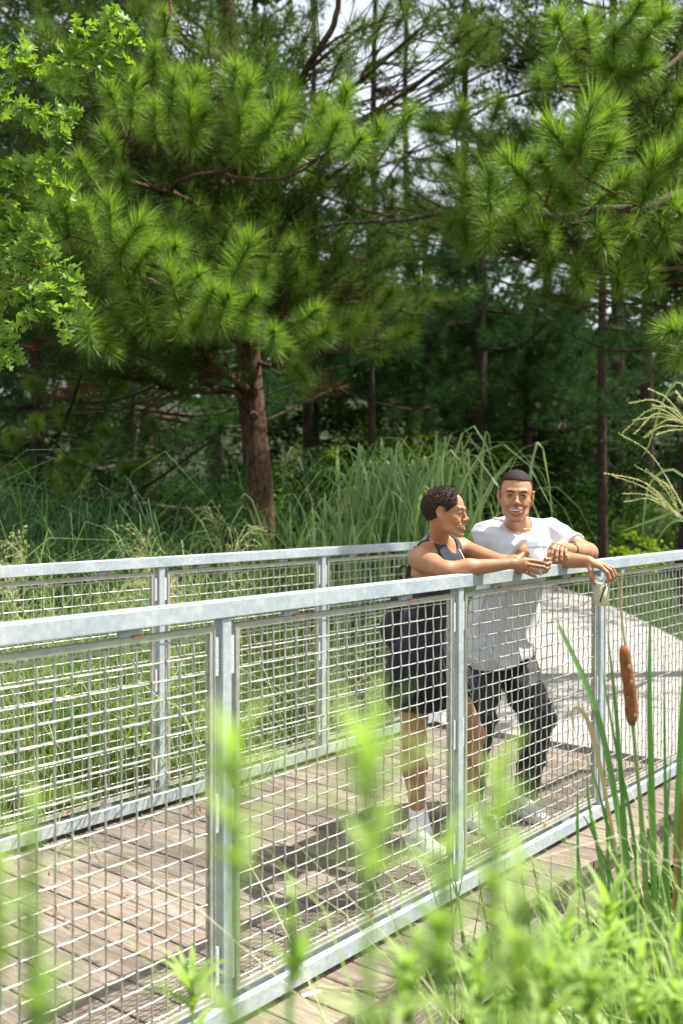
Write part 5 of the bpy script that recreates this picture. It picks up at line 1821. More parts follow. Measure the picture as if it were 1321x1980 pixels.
        cl.append((P(a[0], a[1], a[2]), (a[3], a[4], a[5]), a[6]))
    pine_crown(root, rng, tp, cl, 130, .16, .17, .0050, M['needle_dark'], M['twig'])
    world_parts2(root)
build_main_pine()
build_right_pine()
print('pines', _t.time() - _t0)
# ================================================================== woods behind
def leafy_tree(name, label, px, Y, zb, h, r0, crown, mat, barkm, seed, cat='tree', lean=(0, 0), group=None, fork=True):
    """crown: list of (dx, dy, z, rx, ry, rz, n leaves, leaf size)"""
    rng = np.random.default_rng(seed)
    x = P(px, 960, Y)[0]
    root = empty(name, (x, Y, zb))
    tag(root, label, cat, group)
    b = np.array([0, 0, -.2]); top = np.array([lean[0], lean[1], h])
    if name == 'broadleaf_tree': top[2] = 2.0 + .53 * Y  # trunk raised to carry the added shading crown
    tp = [b, b * .5 + (top * .3) + rng.normal(0, .06, 3) * [1, 1, 0], top * .65 + rng.normal(0, .1, 3) * [1, 1, 0], top]
    V, F = trunk_mesh(tp, r0, r0 * .35, 12, 24, .05, seed, .25)
    link('trunk', npmesh('trunk', V, F), barkm, root)
    tc = curve(tp, 24)
    parts = []
    if name == 'broadleaf_tree':       # unseen crown top, added to shade the woods below
        zt = 2.0 + .53 * Y
        crown = crown + [(rng.uniform(-4.5, 4.5), rng.uniform(-3, 3), zt + rng.uniform(0, 3.5), 1.9, 1.9, 1.2, 230, .30) for _ in range(8)]
    for (dx, dy, z, rx, ry, rz, n, ls) in crown:
        c = np.array([dx, dy, z])
        i = np.argmin(np.abs(tc[:, 2] - (z - .35 * math.hypot(dx, dy) - .2))); s = tc[i]
        bp = curve([s, (s + c) / 2 + rng.normal(0, .15, 3), c], 10)
        V, F = tube_np(bp, max(.015, r0 * .3), .015, 5)
        link('branch', npmesh('branch', V, F), barkm, root)
        k = max(3, n // 45)
        cc = c + rng.normal(0, .45, (k, 3)).clip(-1, 1) * [rx, ry, rz]
        C = cc[rng.integers(0, k, n)] + rng.normal(0, 1, (n, 3)) * np.array([rx, ry, rz * .7]) * .16
        parts.append(leaf_quads(rng, C, ls, .45, .55, .15))
    V, F = join(parts)
    o = link('crown', npmesh('crown', V, F, False), mat, root); tag(o, kind='stuff')
    return root

def back_pine(label, px, Y, zb, h, r0, z0, R_, n, mat, barkm, seed, group=None, lnd=.2, need=46, w=.011):
    rng = np.random.default_rng(seed)
    x = P(px, 960, Y)[0]
    root = empty('pine_tree', (x, Y, zb))
    tag(root, label, 'tree', group)
    tp = [np.array([0, 0, -.2]), np.array([rng.normal(0, .05), rng.normal(0, .05), h * .35]), np.array([rng.normal(0, .1), 0, h * .7]), np.array([0, 0, h])]
    V, F = trunk_mesh(tp, r0, r0 * .4, 12, 24, .05, seed, .2)
    link('trunk', npmesh('trunk', V, F), barkm, root)
    nb = max(10, n // 26)
    tips, dirs, twigs = [], [], []
    for k in range(nb):
        z = z0 + (h - z0) * (k / nb) ** .9
        a = k * 2.4 + rng.uniform(-.4, .4)
        L = R_ * (1 - .55 * (z - z0) / (h - z0)) * rng.uniform(.7, 1.1)
        d = np.array([math.cos(a), math.sin(a), 0])
        e = np.array([0, 0, z]) + d * L + np.array([0, 0, .12 * L + rng.normal(0, .1)])
        bp = curve([np.array([0, 0, z]), np.array([0, 0, z - .05 * L]) + d * L * .5, e], 8)
        V, F = tube_np(bp, .035, .010, 5)
        link('limb', npmesh('limb', V, F), barkm, root)
        for q in range(n // nb):
            t = rng.uniform(.3, 1.02); p = bp[min(len(bp) - 1, int(t * (len(bp) - 1)))]
            s = np.cross(d, [0, 0, 1]) * rng.normal(0, .30) * L * .7
            p = p + s + np.array([0, 0, rng.uniform(0, .22)])
            tips.append(p); dd = d * .5 + s * .8 + np.array([0, 0, rng.uniform(.2, .9)]); dirs.append(dd / np.linalg.norm(dd))
    V, F = fill_tufts(rng, tips, dirs, need, lnd * .8, lnd, w)
    o = link('crown', npmesh('crown', V, F, False), mat, root); tag(o, kind='stuff')
    return root

def gz(px, Y):
    return float(ground_z(P(px, 960, Y)[0], Y))

def build_woods():
    # trunks that can be told apart
    L = 'leaf_mid'
    back_pine('dark slim pine trunk standing left of the big reddish trunk, half in shade', 292, 13.0, gz(292, 13), 7, .11, 2.6, 2.3, 420, M['needle_shade'], M['bark'], 41, lnd=.19, w=.008)
    back_pine('thin grey pine stem at the left beside the dark one', 257, 12.2, gz(257, 12.2), 6.0, .055, 1.5, 2.2, 600, M['needle_shade'], M['bark_grey'], 42, lnd=.18, w=.008)
    back_pine('short pine with low boughs at the far left edge above the grass', 70, 11.2, gz(70, 11.2), 6.5, .09, .9, 2.6, 1200, M['needle_shade'], M['bark_dark'], 43, lnd=.19, w=.008)
    far_left = COL.objects[-1].parent if COL.objects[-1].parent else COL.objects[-1]
    for (tx, ty, tY) in [(215, 590, 9.6), (235, 742, 10.0), (120, 800, 9.8), (72, 812, 10), (47, 906, 10.2), (96, 925, 10.4), (122, 888, 10.2), (166, 868, 10.0), (240, 904, 10.3), (277, 905, 10.3),
                         (340, 702, 9.6), (352, 745, 9.8), (160, 918, 10.4), (112, 962, 10.2), (42, 962, 10.2), (8, 920, 10), (200, 830, 10), (20, 840, 10), (290, 812, 10.2), (150, 745, 9.9), (60, 735, 9.7), (400, 700, 10)]:
        tip = P(tx, ty, tY) - np.array(far_left.location)
        dv = np.array([random.uniform(-.5, .5), -1, random.uniform(.0, .6)]); dv /= np.linalg.norm(dv)
        place_tuft(far_left, tip, tip - dv * .22, .95)
        base = tip - dv * .22
        V_, F_ = tube_np(curve([base, base * [.6, .6, .9] + [0, 0, -.05], np.array([0, 0, max(.5, base[2] - .3)])], 10), .007, .014, 5)
        link('limb', npmesh('limb', V_, F_), M['twig'], far_left)
    back_pine('small pine with thin brown trunk seen in the middle gap behind the grasses', 711, 17.0, gz(711, 17), 6.6, .085, 3.2, 2.6, 420, M['needle_shade'], M['bark_shade'], 44, lnd=.2, w=.012)
    back_pine('broad black trunk covered in ivy, above and behind the laughing woman', 928, 19.0, gz(928, 19), 8.4, .19, 3.8, 3.0, 560, M['needle_shade'], M['bark_dark'], 45, lnd=.22, w=.013)
    back_pine('slim reddish pine trunk right of the man, forking near mid height', 1168, 16.5, gz(1168, 16.5), 8.5, .095, 4.3, 2.2, 340, M['needle_shade'], M['bark_shade'], 46, lnd=.2, w=.012)
    back_pine('straight dark trunk just right of the forked reddish one', 1196, 23.0, gz(1196, 23), 15, .17, 10.5, 3.0, 300, M['needle_shade'], M['bark_dark'], 47, lnd=.22, w=.015)
    back_pine('pale grey-brown trunk just left of the forked reddish one', 1117, 24.0, gz(1117, 24), 15, .17, 10.5, 3.2, 300, M['needle_shade'], M['bark_grey'], 48, lnd=.22, w=.015)
    back_pine('dark pine at the right edge behind the feathery grass plumes', 1330, 14.0, gz(1330, 14), 7.5, .10, 2.2, 2.2, 420, M['needle_shade'], M['bark_dark'], 49, lnd=.2, w=.010)
    back_pine('dark pine filling the middle distance above the woman', 820, 21, gz(820, 21), 6.8, .13, 3.0, 3.6, 700, M['needle_shade'], M['bark_dark'], 50, lnd=.24, w=.015)
    back_pine('dark pine filling the middle distance above the man', 1020, 20, gz(1020, 20), 5.2, .13, 2.6, 3.2, 640, M['needle_shade'], M['bark_dark'], 51, lnd=.24, w=.015)
    back_pine('pine between the big trunk and the middle gap, its boughs low', 600, 18, gz(600, 18), 8.2, .12, 2.6, 3.0, 560, M['needle_shade'], M['bark_dark'], 52, lnd=.22, w=.013)
    back_pine('pine behind the left crown, showing between its boughs', 150, 17, gz(150, 17), 11, .14, 2.4, 3.2, 640, M['needle_shade'], M['bark_dark'], 53, lnd=.22, w=.013)
    back_pine('pine standing behind the big reddish trunk', 420, 16.5, gz(420, 16.5), 11, .13, 3.2, 2.8, 560, M['needle_shade'], M['bark_dark'], 54, lnd=.22, w=.013)
    # broadleaved trees further back: crown puffs leave gaps for the sky
    rng = np.random.default_rng(9)
    def crown(n, x0, x1, y0, y1, z0, z1, r, leaves, ls):
        return [(rng.uniform(x0, x1), rng.uniform(y0, y1), rng.uniform(z0, z1), r * rng.uniform(.7, 1.2), r * rng.uniform(.7, 1.2), r * rng.uniform(.5, .8), leaves, ls) for _ in range(n)]
    leafy_tree('broadleaf_tree', 'thin-crowned leafy tree whose gaps show white sky, top centre', 730, 26, gz(730, 26), 14, .14, crown(26, -3.4, 3.6, -2, 2, 5.0, 15, .95, 170, .11), M['leaf_mid'], M['bark_dark'], 61)
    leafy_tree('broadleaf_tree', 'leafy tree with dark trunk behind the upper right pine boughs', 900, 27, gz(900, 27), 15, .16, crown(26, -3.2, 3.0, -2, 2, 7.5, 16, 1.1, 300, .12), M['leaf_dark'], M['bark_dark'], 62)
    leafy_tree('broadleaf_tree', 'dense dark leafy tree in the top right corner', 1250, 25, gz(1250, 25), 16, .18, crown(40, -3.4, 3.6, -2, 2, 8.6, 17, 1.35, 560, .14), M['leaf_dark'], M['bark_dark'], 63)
    leafy_tree('broadleaf_tree', 'leafy tree behind the top left pine boughs', 250, 24, gz(250, 24), 14, .17, crown(44, -4, 4, -2, 2, 3.2, 14, 1.4, 520, .14), M['leaf_mid'], M['bark_dark'], 64)
    leafy_tree('broadleaf_tree', 'leafy tree far left beyond the oak sprigs', -20, 21, gz(-20, 21), 13, .17, crown(34, -3, 3, -2, 2, 2.4, 12.5, 1.4, 520, .13), M['leaf_dark'], M['bark_dark'], 65)
    leafy_tree('broadleaf_tree', 'leafy tree behind the upper trunk of the big pine', 500, 27, gz(500, 27), 14, .17, crown(22, -3, 2.0, -2, 2, 3.5, 12, 1.2, 360, .14), M['leaf_mid'], M['bark_dark'], 66)
    leafy_tree('broadleaf_tree', 'deep green tree between the man and the forked trunk', 1060, 28, gz(1060, 28), 12, .15, crown(18, -2.6, 2.6, -1.5, 1.5, 1.0, 3.4, 1.1, 420, .13), M['leaf_dark'], M['bark_dark'], 67)
    leafy_tree('broadleaf_tree', 'leafy tree beyond the right-hand trunks', 1330, 27, gz(1330, 27), 10, .15, crown(18, -2.2, 2.6, -1.5, 1.5, 1.0, 3.2, 1.1, 420, .13), M['leaf_dark'], M['bark_dark'], 68)
    leafy_tree('broadleaf_tree', 'small leafy tree in the gap above the woman', 790, 25, gz(790, 25), 8, .12, crown(22, -2.4, 2.4, -1.5, 1.5, 1.0, 6.0, 1.1, 460, .12), M['leaf_mid'], M['bark_dark'], 69)
    leafy_tree('broadleaf_tree', 'leafy tree right of the big trunk, deep in shade', 610, 23, gz(610, 23), 8, .12, crown(20, -2.0, 2.4, -1.5, 1.5, 1.8, 6.5, 1.1, 420, .12), M['leaf_dark'], M['bark_dark'], 70)
    # sunny understory shrubs
    sh = [(430, 15.5, 1.7, 'yellow-green sapling leaves glowing left of the big trunk'), (560, 17.5, 2.0, 'sunlit bushy shrub right of the big trunk'),
          (640, 19.0, 2.6, 'sunlit shrub in the gap right of the big trunk, further right'), (850, 21, 3.2, 'bright green shrub behind the woman\'s head'),
          (900, 23, 3.4, 'green shrub under the red fence, near the black trunk'), (1010, 24.5, 2.0, 'shrub right below the red fence'),
          (1120, 19.5, .9, 'low bright shrub just right of the man\'s head'), (1290, 20, 1.3, 'low dark shrub behind the feathery plumes'),
          (200, 15, 1.3, 'low shrub under the left pines'), (740, 22, 3.0, 'tall green shrub behind the middle pine trunk'), (990, 18.5, .8, 'low shrub directly behind the man'), (1190, 21.5, 1.2, 'low shrub at the foot of the forked trunk')]
    for i, (px, Y, h, lab) in enumerate(sh):
        z = gz(px, Y)
        rg = np.random.default_rng(100 + i)
        leafy_tree('shrub', lab, px, Y, z, h * .8, .03, [(rg.uniform(-1.1, 1.1), rg.uniform(-.5, .5), rg.uniform(.25, h), .75, .6, .5, 420, .075) for _ in range(9)],
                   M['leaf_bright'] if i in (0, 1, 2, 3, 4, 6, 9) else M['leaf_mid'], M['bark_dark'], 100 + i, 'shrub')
    labs = ['dark tangled shrub low under the left-hand boughs', 'dark shrub between the thin grey stem and the dark trunk', 'dark shrub behind the foot of the big trunk', 'dark shrub just left of the middle pine trunk',
            'dark shrub between the middle trunk and the black trunk', 'dark rounded shrub on the slope right of the black trunk', 'dark shrub on the slope left of the forked trunk', 'dark shrub on the slope right of the forked trunk',
            'dark shrub at the far right behind the upper plume', 'dark shrub at the far left edge of the woods']
    for i, (px, Y, h) in enumerate([(60, 13.5, 2.2), (270, 15.5, 2.2), (500, 15, 2.0), (660, 17.5, 2.4), (800, 18.5, 2.4), (980, 22, 2.6), (1100, 23, 3.0), (1230, 22, 3.2), (1310, 17, 2.4), (-20, 12.5, 2.4)]):
        rg = np.random.default_rng(140 + i)
        leafy_tree('shrub', labs[i], px, Y, gz(px, Y), h * .8, .03, [(rg.uniform(-1.7, 1.7), rg.uniform(-.6, .6), rg.uniform(.25, h), .85, .6, .55, 380, .10) for _ in range(13)],
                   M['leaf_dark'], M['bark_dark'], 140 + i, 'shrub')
    # ivy and ferns over the bank
    rg = np.random.default_rng(77)
    n = 36000
    Y = 15.5 + 27 * rg.random(n) ** 1.2
    X = (rg.uniform(-.42, .48, n)) * Y
    m = (path_mask(X, Y) < .01) & ~((X > 3.6) & (Y < 20.5) & (X < 9))
    X, Y = X[m], Y[m]
    C = np.stack([X, Y, ground_z(X, Y) + rg.random(len(X)) ** 2 * .45 + .02], 1)
    V, F = leaf_quads(rg, C, .15, .6, .7)
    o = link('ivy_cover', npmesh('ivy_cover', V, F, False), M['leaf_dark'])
    tag(o, 'dark ivy and low leaves covering the wooded bank under the trees', 'ground cover', kind='stuff')
    # far wood closing the view
    n = 2200
    Xc = rg.uniform(-34, 34, n); Yc = rg.uniform(40, 56, n)
    zt = 15 + 3 * np.sin(Xc * .35) + 2 * np.sin(Xc * .9 + 1)
    pxc = 660 + 1960 * Xc / Yc
    gap = np.exp(-((pxc - 720) / 190) ** 2) + .9 * np.exp(-((pxc - 1130) / 170) ** 2)
    zz = ground_z(Xc, Yc) + rg.random(n) * np.where(gap > .45, 4.5, zt) * .9
    per = 26
    C = np.repeat(np.stack([Xc, Yc, zz], 1), per, 0) + rg.normal(0, .75, (n * per, 3))
    V, F = leaf_quads(rg, C, .42, .4, .6)
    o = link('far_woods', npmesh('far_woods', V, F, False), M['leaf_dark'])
    tag(o, 'far-off leafy woodland closing the view behind the trees', 'woods', kind='stuff')
build_woods()

def lawn():
    rg = np.random.default_rng(31)
    n = 42000
    Y = 6.2 + 15.5 * rg.random(n) ** .8
    X = _interp(PATH_R, Y) - .02 + rg.random(n) ** 1.3 * (9.5)
    C = np.stack([X, Y, ground_z(X, Y) - .01], 1)
    V, F = blades(rg, C, rg.uniform(.05, .13, n), .6, .012, 2, .2)
    o = link('lawn', npmesh('lawn', V, F, False), M['lawn'])
    tag(o, 'mown green lawn sloping away on the right of the concrete path', 'lawn', kind='stuff')
    # verge left of the path
    n = 9000
    Y = 7.5 + 12 * rg.random(n)
    X = _interp(PATH_L, Y) + .02 - rg.random(n) ** 1.3 * 2.5
    C = np.stack([X, Y, ground_z(X, Y)], 1)
    V, F = blades(rg, C, rg.uniform(.10, .45, n), .6, .012, 3, .3)
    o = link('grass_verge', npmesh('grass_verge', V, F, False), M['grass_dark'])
    tag(o, 'unmown grass verge on the left side of the concrete path', 'grass', kind='stuff')
lawn()

# ================================================================== tall grasses behind the far railing
def st_of(X, Y):
    return (X - A0[0]) * U[0] + (Y - A0[1]) * U[1], (X - A0[0]) * N[0] + (Y - A0[1]) * N[1]

def tall_grass():
    rg = np.random.default_rng(12)
    def bed(n, s0, s1, t0, t1, hmin, hmax, w, mat, name, label, lean=.55, nseg=5, droop=.45, clump=.18):
        k = n // 22
        sc = rg.uniform(s0, s1, k); tc_ = t0 + (t1 - t0) * rg.random(k)
        i = rg.integers(0, k, n)
        s = sc[i] + rg.normal(0, clump, n); t = tc_[i] + rg.normal(0, clump, n)
        t = np.maximum(t, WIDTH + .30)
        Cx = A0[0] + U[0] * s + N[0] * t; Cy = A0[1] + U[1] * s + N[1] * t
        C = np.stack([Cx, Cy, ground_z(Cx, Cy) - .02], 1)
        hk = rg.uniform(hmin, hmax, k)[i] * rg.uniform(.6, 1.05, n)
        V, F = blades(rg, C, hk, rg.uniform(.15, lean * 1.3, n), w * rg.uniform(.6, 1.3, n), nseg, rg.uniform(.1, droop, n))
        o = link(name, npmesh(name, V, F, False), mat)
        tag(o, label, 'grass', kind='stuff')
    bed(15000, -2.4, 3.5, WIDTH + .32, WIDTH + 1.9, .7, 1.45, .010, M['grass'], 'tall_grass', 'thick bright green grass pressing against the far railing', 1.0, droop=.75, clump=.22)
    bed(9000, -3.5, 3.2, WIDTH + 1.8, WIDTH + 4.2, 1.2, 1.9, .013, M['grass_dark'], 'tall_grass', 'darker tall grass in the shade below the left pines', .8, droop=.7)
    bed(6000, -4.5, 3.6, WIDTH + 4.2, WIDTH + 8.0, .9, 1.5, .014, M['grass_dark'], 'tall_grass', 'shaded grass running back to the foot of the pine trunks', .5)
    # fine seed stems in the near bed
    n = 700
    s = rg.uniform(-2.3, 3.4, n); t = rg.uniform(WIDTH + .35, WIDTH + 1.8, n)
    Cx = A0[0] + U[0] * s + N[0] * t; Cy = A0[1] + U[1] * s + N[1] * t
    C = np.stack([Cx, Cy, ground_z(Cx, Cy)], 1)
    V, F = blades(rg, C, rg.uniform(.9, 1.5, n), rg.uniform(.4, 1.2, n), .005, 5, .35)
    o = link('seed_stem', npmesh('seed_stem', V, F, False), M['plume'])
    tag(o, 'pale thin seed stems scattered through the grass at the far railing', 'grass', kind='stuff')
tall_grass()

def grass_clump(label, px, Y, n, h, w, lean, mat, seed, droop=.7, name='grass_clump', spread=.16, nplume=0, plume_l=.35, zb=None):
    rg = np.random.default_rng(seed)
    x = P(px, 960, Y)[0]
    z = gz(px, Y) if zb is None else zb
    root = empty(name, (x, Y, z)); tag(root, label, 'grass')
    C = np.stack([rg.normal(0, spread, n), rg.normal(0, spread, n), np.full(n, -.03)], 1)
    V, F = blades(rg, C, h * rg.uniform(.55, 1.08, n), lean * rg.uniform(.3, 1.3, n), w * rg.uniform(.7, 1.2, n), 8, droop * rg.uniform(.6, 1.2, n))
    o = link('blade', npmesh('blade', V, F, False), mat, root); tag(o, kind='stuff')
    for i in range(nplume):
        plume(root, rg, h, lean, plume_l, spread)
    return root

def plume(root, rg, h, lean, L, spread, direction=None, base=None, mat='plume', rays=26):
    """stem with a loose fan of seed-bearing threads"""
    b = np.array([rg.normal(0, spread), rg.normal(0, spread), 0]) if base is None else np.array(base, float)
    a = rg.uniform(0, 6.28) if direction is None else direction
    d = np.array([math.cos(a), math.sin(a), 0])
    hh = h * rg.uniform(.85, 1.1)
    top = b + d * lean * .5 * hh + np.array([0, 0, hh])
    c = curve([b, b + (top - b) * .5 + np.array([0, 0, .05 * hh]), top], 12)
    V, F = tube_np(c, .004, .002, 4)
    st = link('stem', npmesh('stem', V, F), M['grass'], root)
    t = c[-1] - c[-2]; t /= np.linalg.norm(t)
    parts = []
    for k in range(rays):
        s = top - t * L * rg.uniform(0, .7)
        q = t * .7 + rg.normal(0, .45, 3) + d * .3; q /= np.linalg.norm(q)
        ln = L * rg.uniform(.4, .8)
        p = curve([s, s + q * ln * .6, s + q * ln + np.array([0, 0, -.32 * ln])], 8)
        parts.append(tube_np(p, .0016, .0010, 3))
        m = rg.integers(12, 20)
        C = p[rg.integers(1, len(p), m)] + rg.normal(0, .005, (m, 3))
        V, F = leaf_quads(rg, C, .013, .2, .4, .5); parts.append((V, F))
    V, F = join(parts)
    o = link('plume', npmesh('plume', V, F, False), M[mat], root); tag(o, kind='stuff')

grass_clump('big clump of arching silver-green blades behind the woman, its left half', 752, 8.4, 190, 1.98, .034, .55, M['grass_blue'], 201, .66, spread=.24)
grass_clump('big clump of arching silver-green blades spilling right above the couple', 838, 8.6, 200, 2.0, .034, .50, M['grass_blue'], 202, .66, spread=.26)
grass_clump('lower arching grass clump left of the silver-green one', 655, 8.0, 190, 1.60, .022, .42, M['grass_blue'], 203, .55, spread=.25, nplume=0)
grass_clump('arching grass clump with beige seed heads at the foot of the big trunk', 545, 7.6, 170, 1.7, .017, .42, M['grass'], 204, .5, spread=.25, nplume=3, plume_l=.4)
grass_clump('grass with one round feathery seed head standing over the far railing', 335, 6.6, 80, 1.65, .014, .35, M['grass'], 205, .4, spread=.10, nplume=2, plume_l=.42)
grass_clump('bright stiff grass fan above the far railing at the left', 118, 5.7, 70, 1.68, .012, .45, M['grass'], 206, .3, spread=.10, nplume=3, plume_l=.28)
grass_clump('small grass fan poking over the far railing left of the first post', 262, 5.9, 50, 1.75, .010, .4, M['grass'], 207, .3, spread=.10, nplume=2, plume_l=.25)
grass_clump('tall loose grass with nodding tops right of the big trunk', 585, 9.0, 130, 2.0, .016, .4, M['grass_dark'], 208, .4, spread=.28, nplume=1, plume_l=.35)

# ================================================================== oak sprigs upper left
def oak_leaf_mesh(seed):
    rg = np.random.default_rng(seed)
    L = .085
    # half outline: (along, out) with three lobes and sinuses
    half = [(0, .002), (.14, .006), (.22, .020), (.30, .028), (.34, .012), (.42, .010), (.50, .034), (.60, .038), (.62, .014), (.70, .011), (.80, .026), (.88, .022), (.88, .010), (1.0, .0)]
    mid = [(a * L, 0.0) for a, _ in half]
    V = []; F = []
    n = len(half)
    for i, (a, b) in enumerate(half):
        j = rg.uniform(.85, 1.15)
        z = -.018 * a * a + .004 * math.sin(a * 7)
        V.append((a * L, b * j, z + .25 * b)); V.append((a * L, 0, z)); V.append((a * L, -b * rg.uniform(.85, 1.15), z + .25 * b))
    for i in range(n - 1):
        F.append((i * 3, i * 3 + 1, i * 3 + 4, i * 3 + 3)); F.append((i * 3 + 1, i * 3 + 2, i * 3 + 5, i * 3 + 4))
    me = npmesh('leaf', V, [np.array(F)], False); me.materials.append(M['oak'])
    return me

def build_oak():
    rg = np.random.default_rng(3)
    b = P(-620, 960, 5.4)
    root = empty('oak_tree', (b[0], b[1], -.3))
    tag(root, 'oak whose bright yellow-green lobed leaves hang into the upper left', 'tree')
    b[2] = -.5
    tp = [b, P(-600, 600, 5.4), P(-560, 200, 5.4), P(-540, -100, 5.4), P(-530, -500, 5.4)]
    V, F = trunk_mesh(tp, .14, .06, 14, 30, .05, 6)
    link('trunk', npmesh('trunk', V, F), M['bark_grey'], root)
    tw = [([(-560, 200, 5.4), (-200, 190, 5.1), (0, 152, 4.9), (60, 135, 4.85), (130, 118, 4.8), (190, 85, 4.75), (268, 72, 4.7)], 1),
          ([(130, 118, 4.8), (140, 80, 4.8), (152, 55, 4.8)], 1), ([(190, 85, 4.75), (200, 50, 4.75), (222, 22, 4.75)], 1), ([(200, 82, 4.75), (225, 105, 4.7), (245, 128, 4.7)], 1),
          ([(60, 135, 4.85), (50, 105, 4.85), (40, 85, 4.9)], 1), ([(100, 125, 4.8), (120, 150, 4.75), (150, 160, 4.75)], 1), ([(160, 100, 4.8), (190, 120, 4.75), (210, 135, 4.7)], 1), ([(20, 145, 4.8), (0, 110, 4.8), (-15, 95, 4.8)], 1),
          ([(-200, 190, 5.1), (-40, 200, 5.0), (10, 195, 4.95), (70, 222, 4.9), (135, 236, 4.9)], 1), ([(70, 222, 4.9), (95, 250, 4.85), (120, 262, 4.85)], 1), ([(90, 228, 4.9), (120, 215, 4.9), (135, 212, 4.9)], 0),
          ([(-590, 500, 5.4), (-250, 380, 5.1), (-40, 330, 4.9), (20, 330, 4.9), (60, 312, 4.9)], 1), ([(20, 330, 4.9), (70, 330, 4.85), (120, 300, 4.85)], 1), ([(20, 330, 4.9), (60, 370, 4.85), (110, 360, 4.85), (145, 375, 4.85)], 1),
          ([(-40, 330, 4.9), (0, 390, 4.85), (30, 420, 4.8), (60, 430, 4.8)], 1), ([(0, 390, 4.85), (-10, 430, 4.85), (10, 460, 4.8)], 1),
          ([(-590, 560, 5.4), (-200, 530, 5.0), (-30, 510, 4.8), (20, 495, 4.75), (60, 482, 4.7), (98, 475, 4.7)], 1), ([(20, 495, 4.75), (60, 510, 4.7), (110, 515, 4.7), (140, 530, 4.7)], 1),
          ([(-30, 510, 4.8), (10, 560, 4.7), (60, 572, 4.65), (110, 565, 4.65), (160, 582, 4.65)], 1), ([(60, 572, 4.65), (60, 600, 4.6), (50, 630, 4.6)], 1), ([(80, 570, 4.65), (110, 600, 4.6), (130, 635, 4.6)], 1),
          ([(10, 560, 4.7), (0, 610, 4.7), (20, 650, 4.65), (30, 690, 4.65)], 1), ([(-20, 520, 4.8), (-10, 600, 4.75), (-20, 660, 4.7), (10, 700, 4.7)], 1), ([(60, 482, 4.7), (70, 455, 4.7), (85, 440, 4.7)], 1),
          ([(-30, 540, 4.8), (30, 540, 4.75), (90, 545, 4.7), (150, 550, 4.7)], 1), ([(20, 495, 4.75), (10, 465, 4.8), (0, 445, 4.8)], 1)]
    leaves = []
    for pts, _ in tw:
        c = curve([P(*p) for p in pts], 26)
        V, F = tube_np(c, .0045 if len(pts) > 3 else .003, .0018, 5)
        link('twig', npmesh('twig', V, F), M['shoot'], root)
        px = c[:, 0] / c[:, 1] * 1960 + 660
        vis = c[px > -90]
        L = np.linalg.norm(np.diff(vis, axis=0), axis=1).sum()
        n = int(L / .0145) + 5
        for k in range(n):
            t = (k + rg.random()) / n; i = min(len(vis) - 2, int(t * (len(vis) - 1)))
            p = vis[i] + (vis[i + 1] - vis[i]) * rg.random()
            tan = vis[i + 1] - vis[i]; tan /= np.linalg.norm(tan)
            d = tan * .6 + rg.normal(0, .75, 3) + np.array([0, 0, -.10 if rg.random() < .5 else .25]); d /= np.linalg.norm(d)
            leaves.append((p, d))
    rg.shuffle(leaves)
    meshes = [oak_leaf_mesh(i) for i in range(5)]
    vs, fs, nn = [], [], 0
    for q, (p, d) in enumerate(leaves):
        nrm = rg.normal(size=3) * .55 + np.array([0, -.15, 1.0])
        nrm -= d * nrm.dot(d); nrm /= np.linalg.norm(nrm)
        Rm = np.stack([d, np.cross(nrm, d), nrm], 1)
        sc = rg.uniform(.65, 1.15)
        if q < 300:
            o = link('leaf', meshes[q % 5], None, root)
            m4 = Matrix(Rm.tolist()).to_4x4() @ Matrix.Scale(sc, 4)
            m4.translation = Vector(p)
            o.matrix_local = m4
        else:
            me = meshes[q % 5]
            co = np.empty(len(me.vertices) * 3, np.float32); me.vertices.foreach_get('co', co); co = co.reshape(-1, 3)
            fi = np.empty(len(me.polygons) * 4, np.int32); me.polygons.foreach_get('vertices', fi)
            vs.append((co * sc) @ Rm.T + p); fs.append(fi.reshape(-1, 4) + nn); nn += len(co)
    o = link('foliage', npmesh('foliage', np.concatenate(vs), np.concatenate(fs), False), M['oak'], root); tag(o, kind='stuff')
    world_parts2(root)
build_oak()
print('woods', _t.time() - _t0)
# ================================================================== near vegetation on the camera's side
def strip_blade(pts, w, nrm=(0, -1, 0), taper=2.0, fold=.25):
    """one broad blade along a curve: V-section strip"""
    c = curve(pts, 18); n = len(c)
    t = np.gradient(c, axis=0); t /= np.linalg.norm(t, axis=1)[:, None]
    s = np.cross(t, np.array(nrm, float)); s /= np.linalg.norm(s, axis=1)[:, None]
    nn = np.cross(s, t)
    T = np.linspace(0, 1, n)
    wd = (w / 2 * np.minimum(1, .75 + T) * (1 - T ** (taper * 1.6)))[:, None]
    wd = np.maximum(wd, .0004)
    V = np.concatenate([c - s * wd + nn * wd * fold, c, c + s * wd + nn * wd * fold])
    i = np.arange(n - 1)
    F = np.concatenate([np.stack([i, i + n, i + n + 1, i + 1], 1), np.stack([i + n, i + 2 * n, i + 2 * n + 1, i + n + 1], 1)])
    return V, F

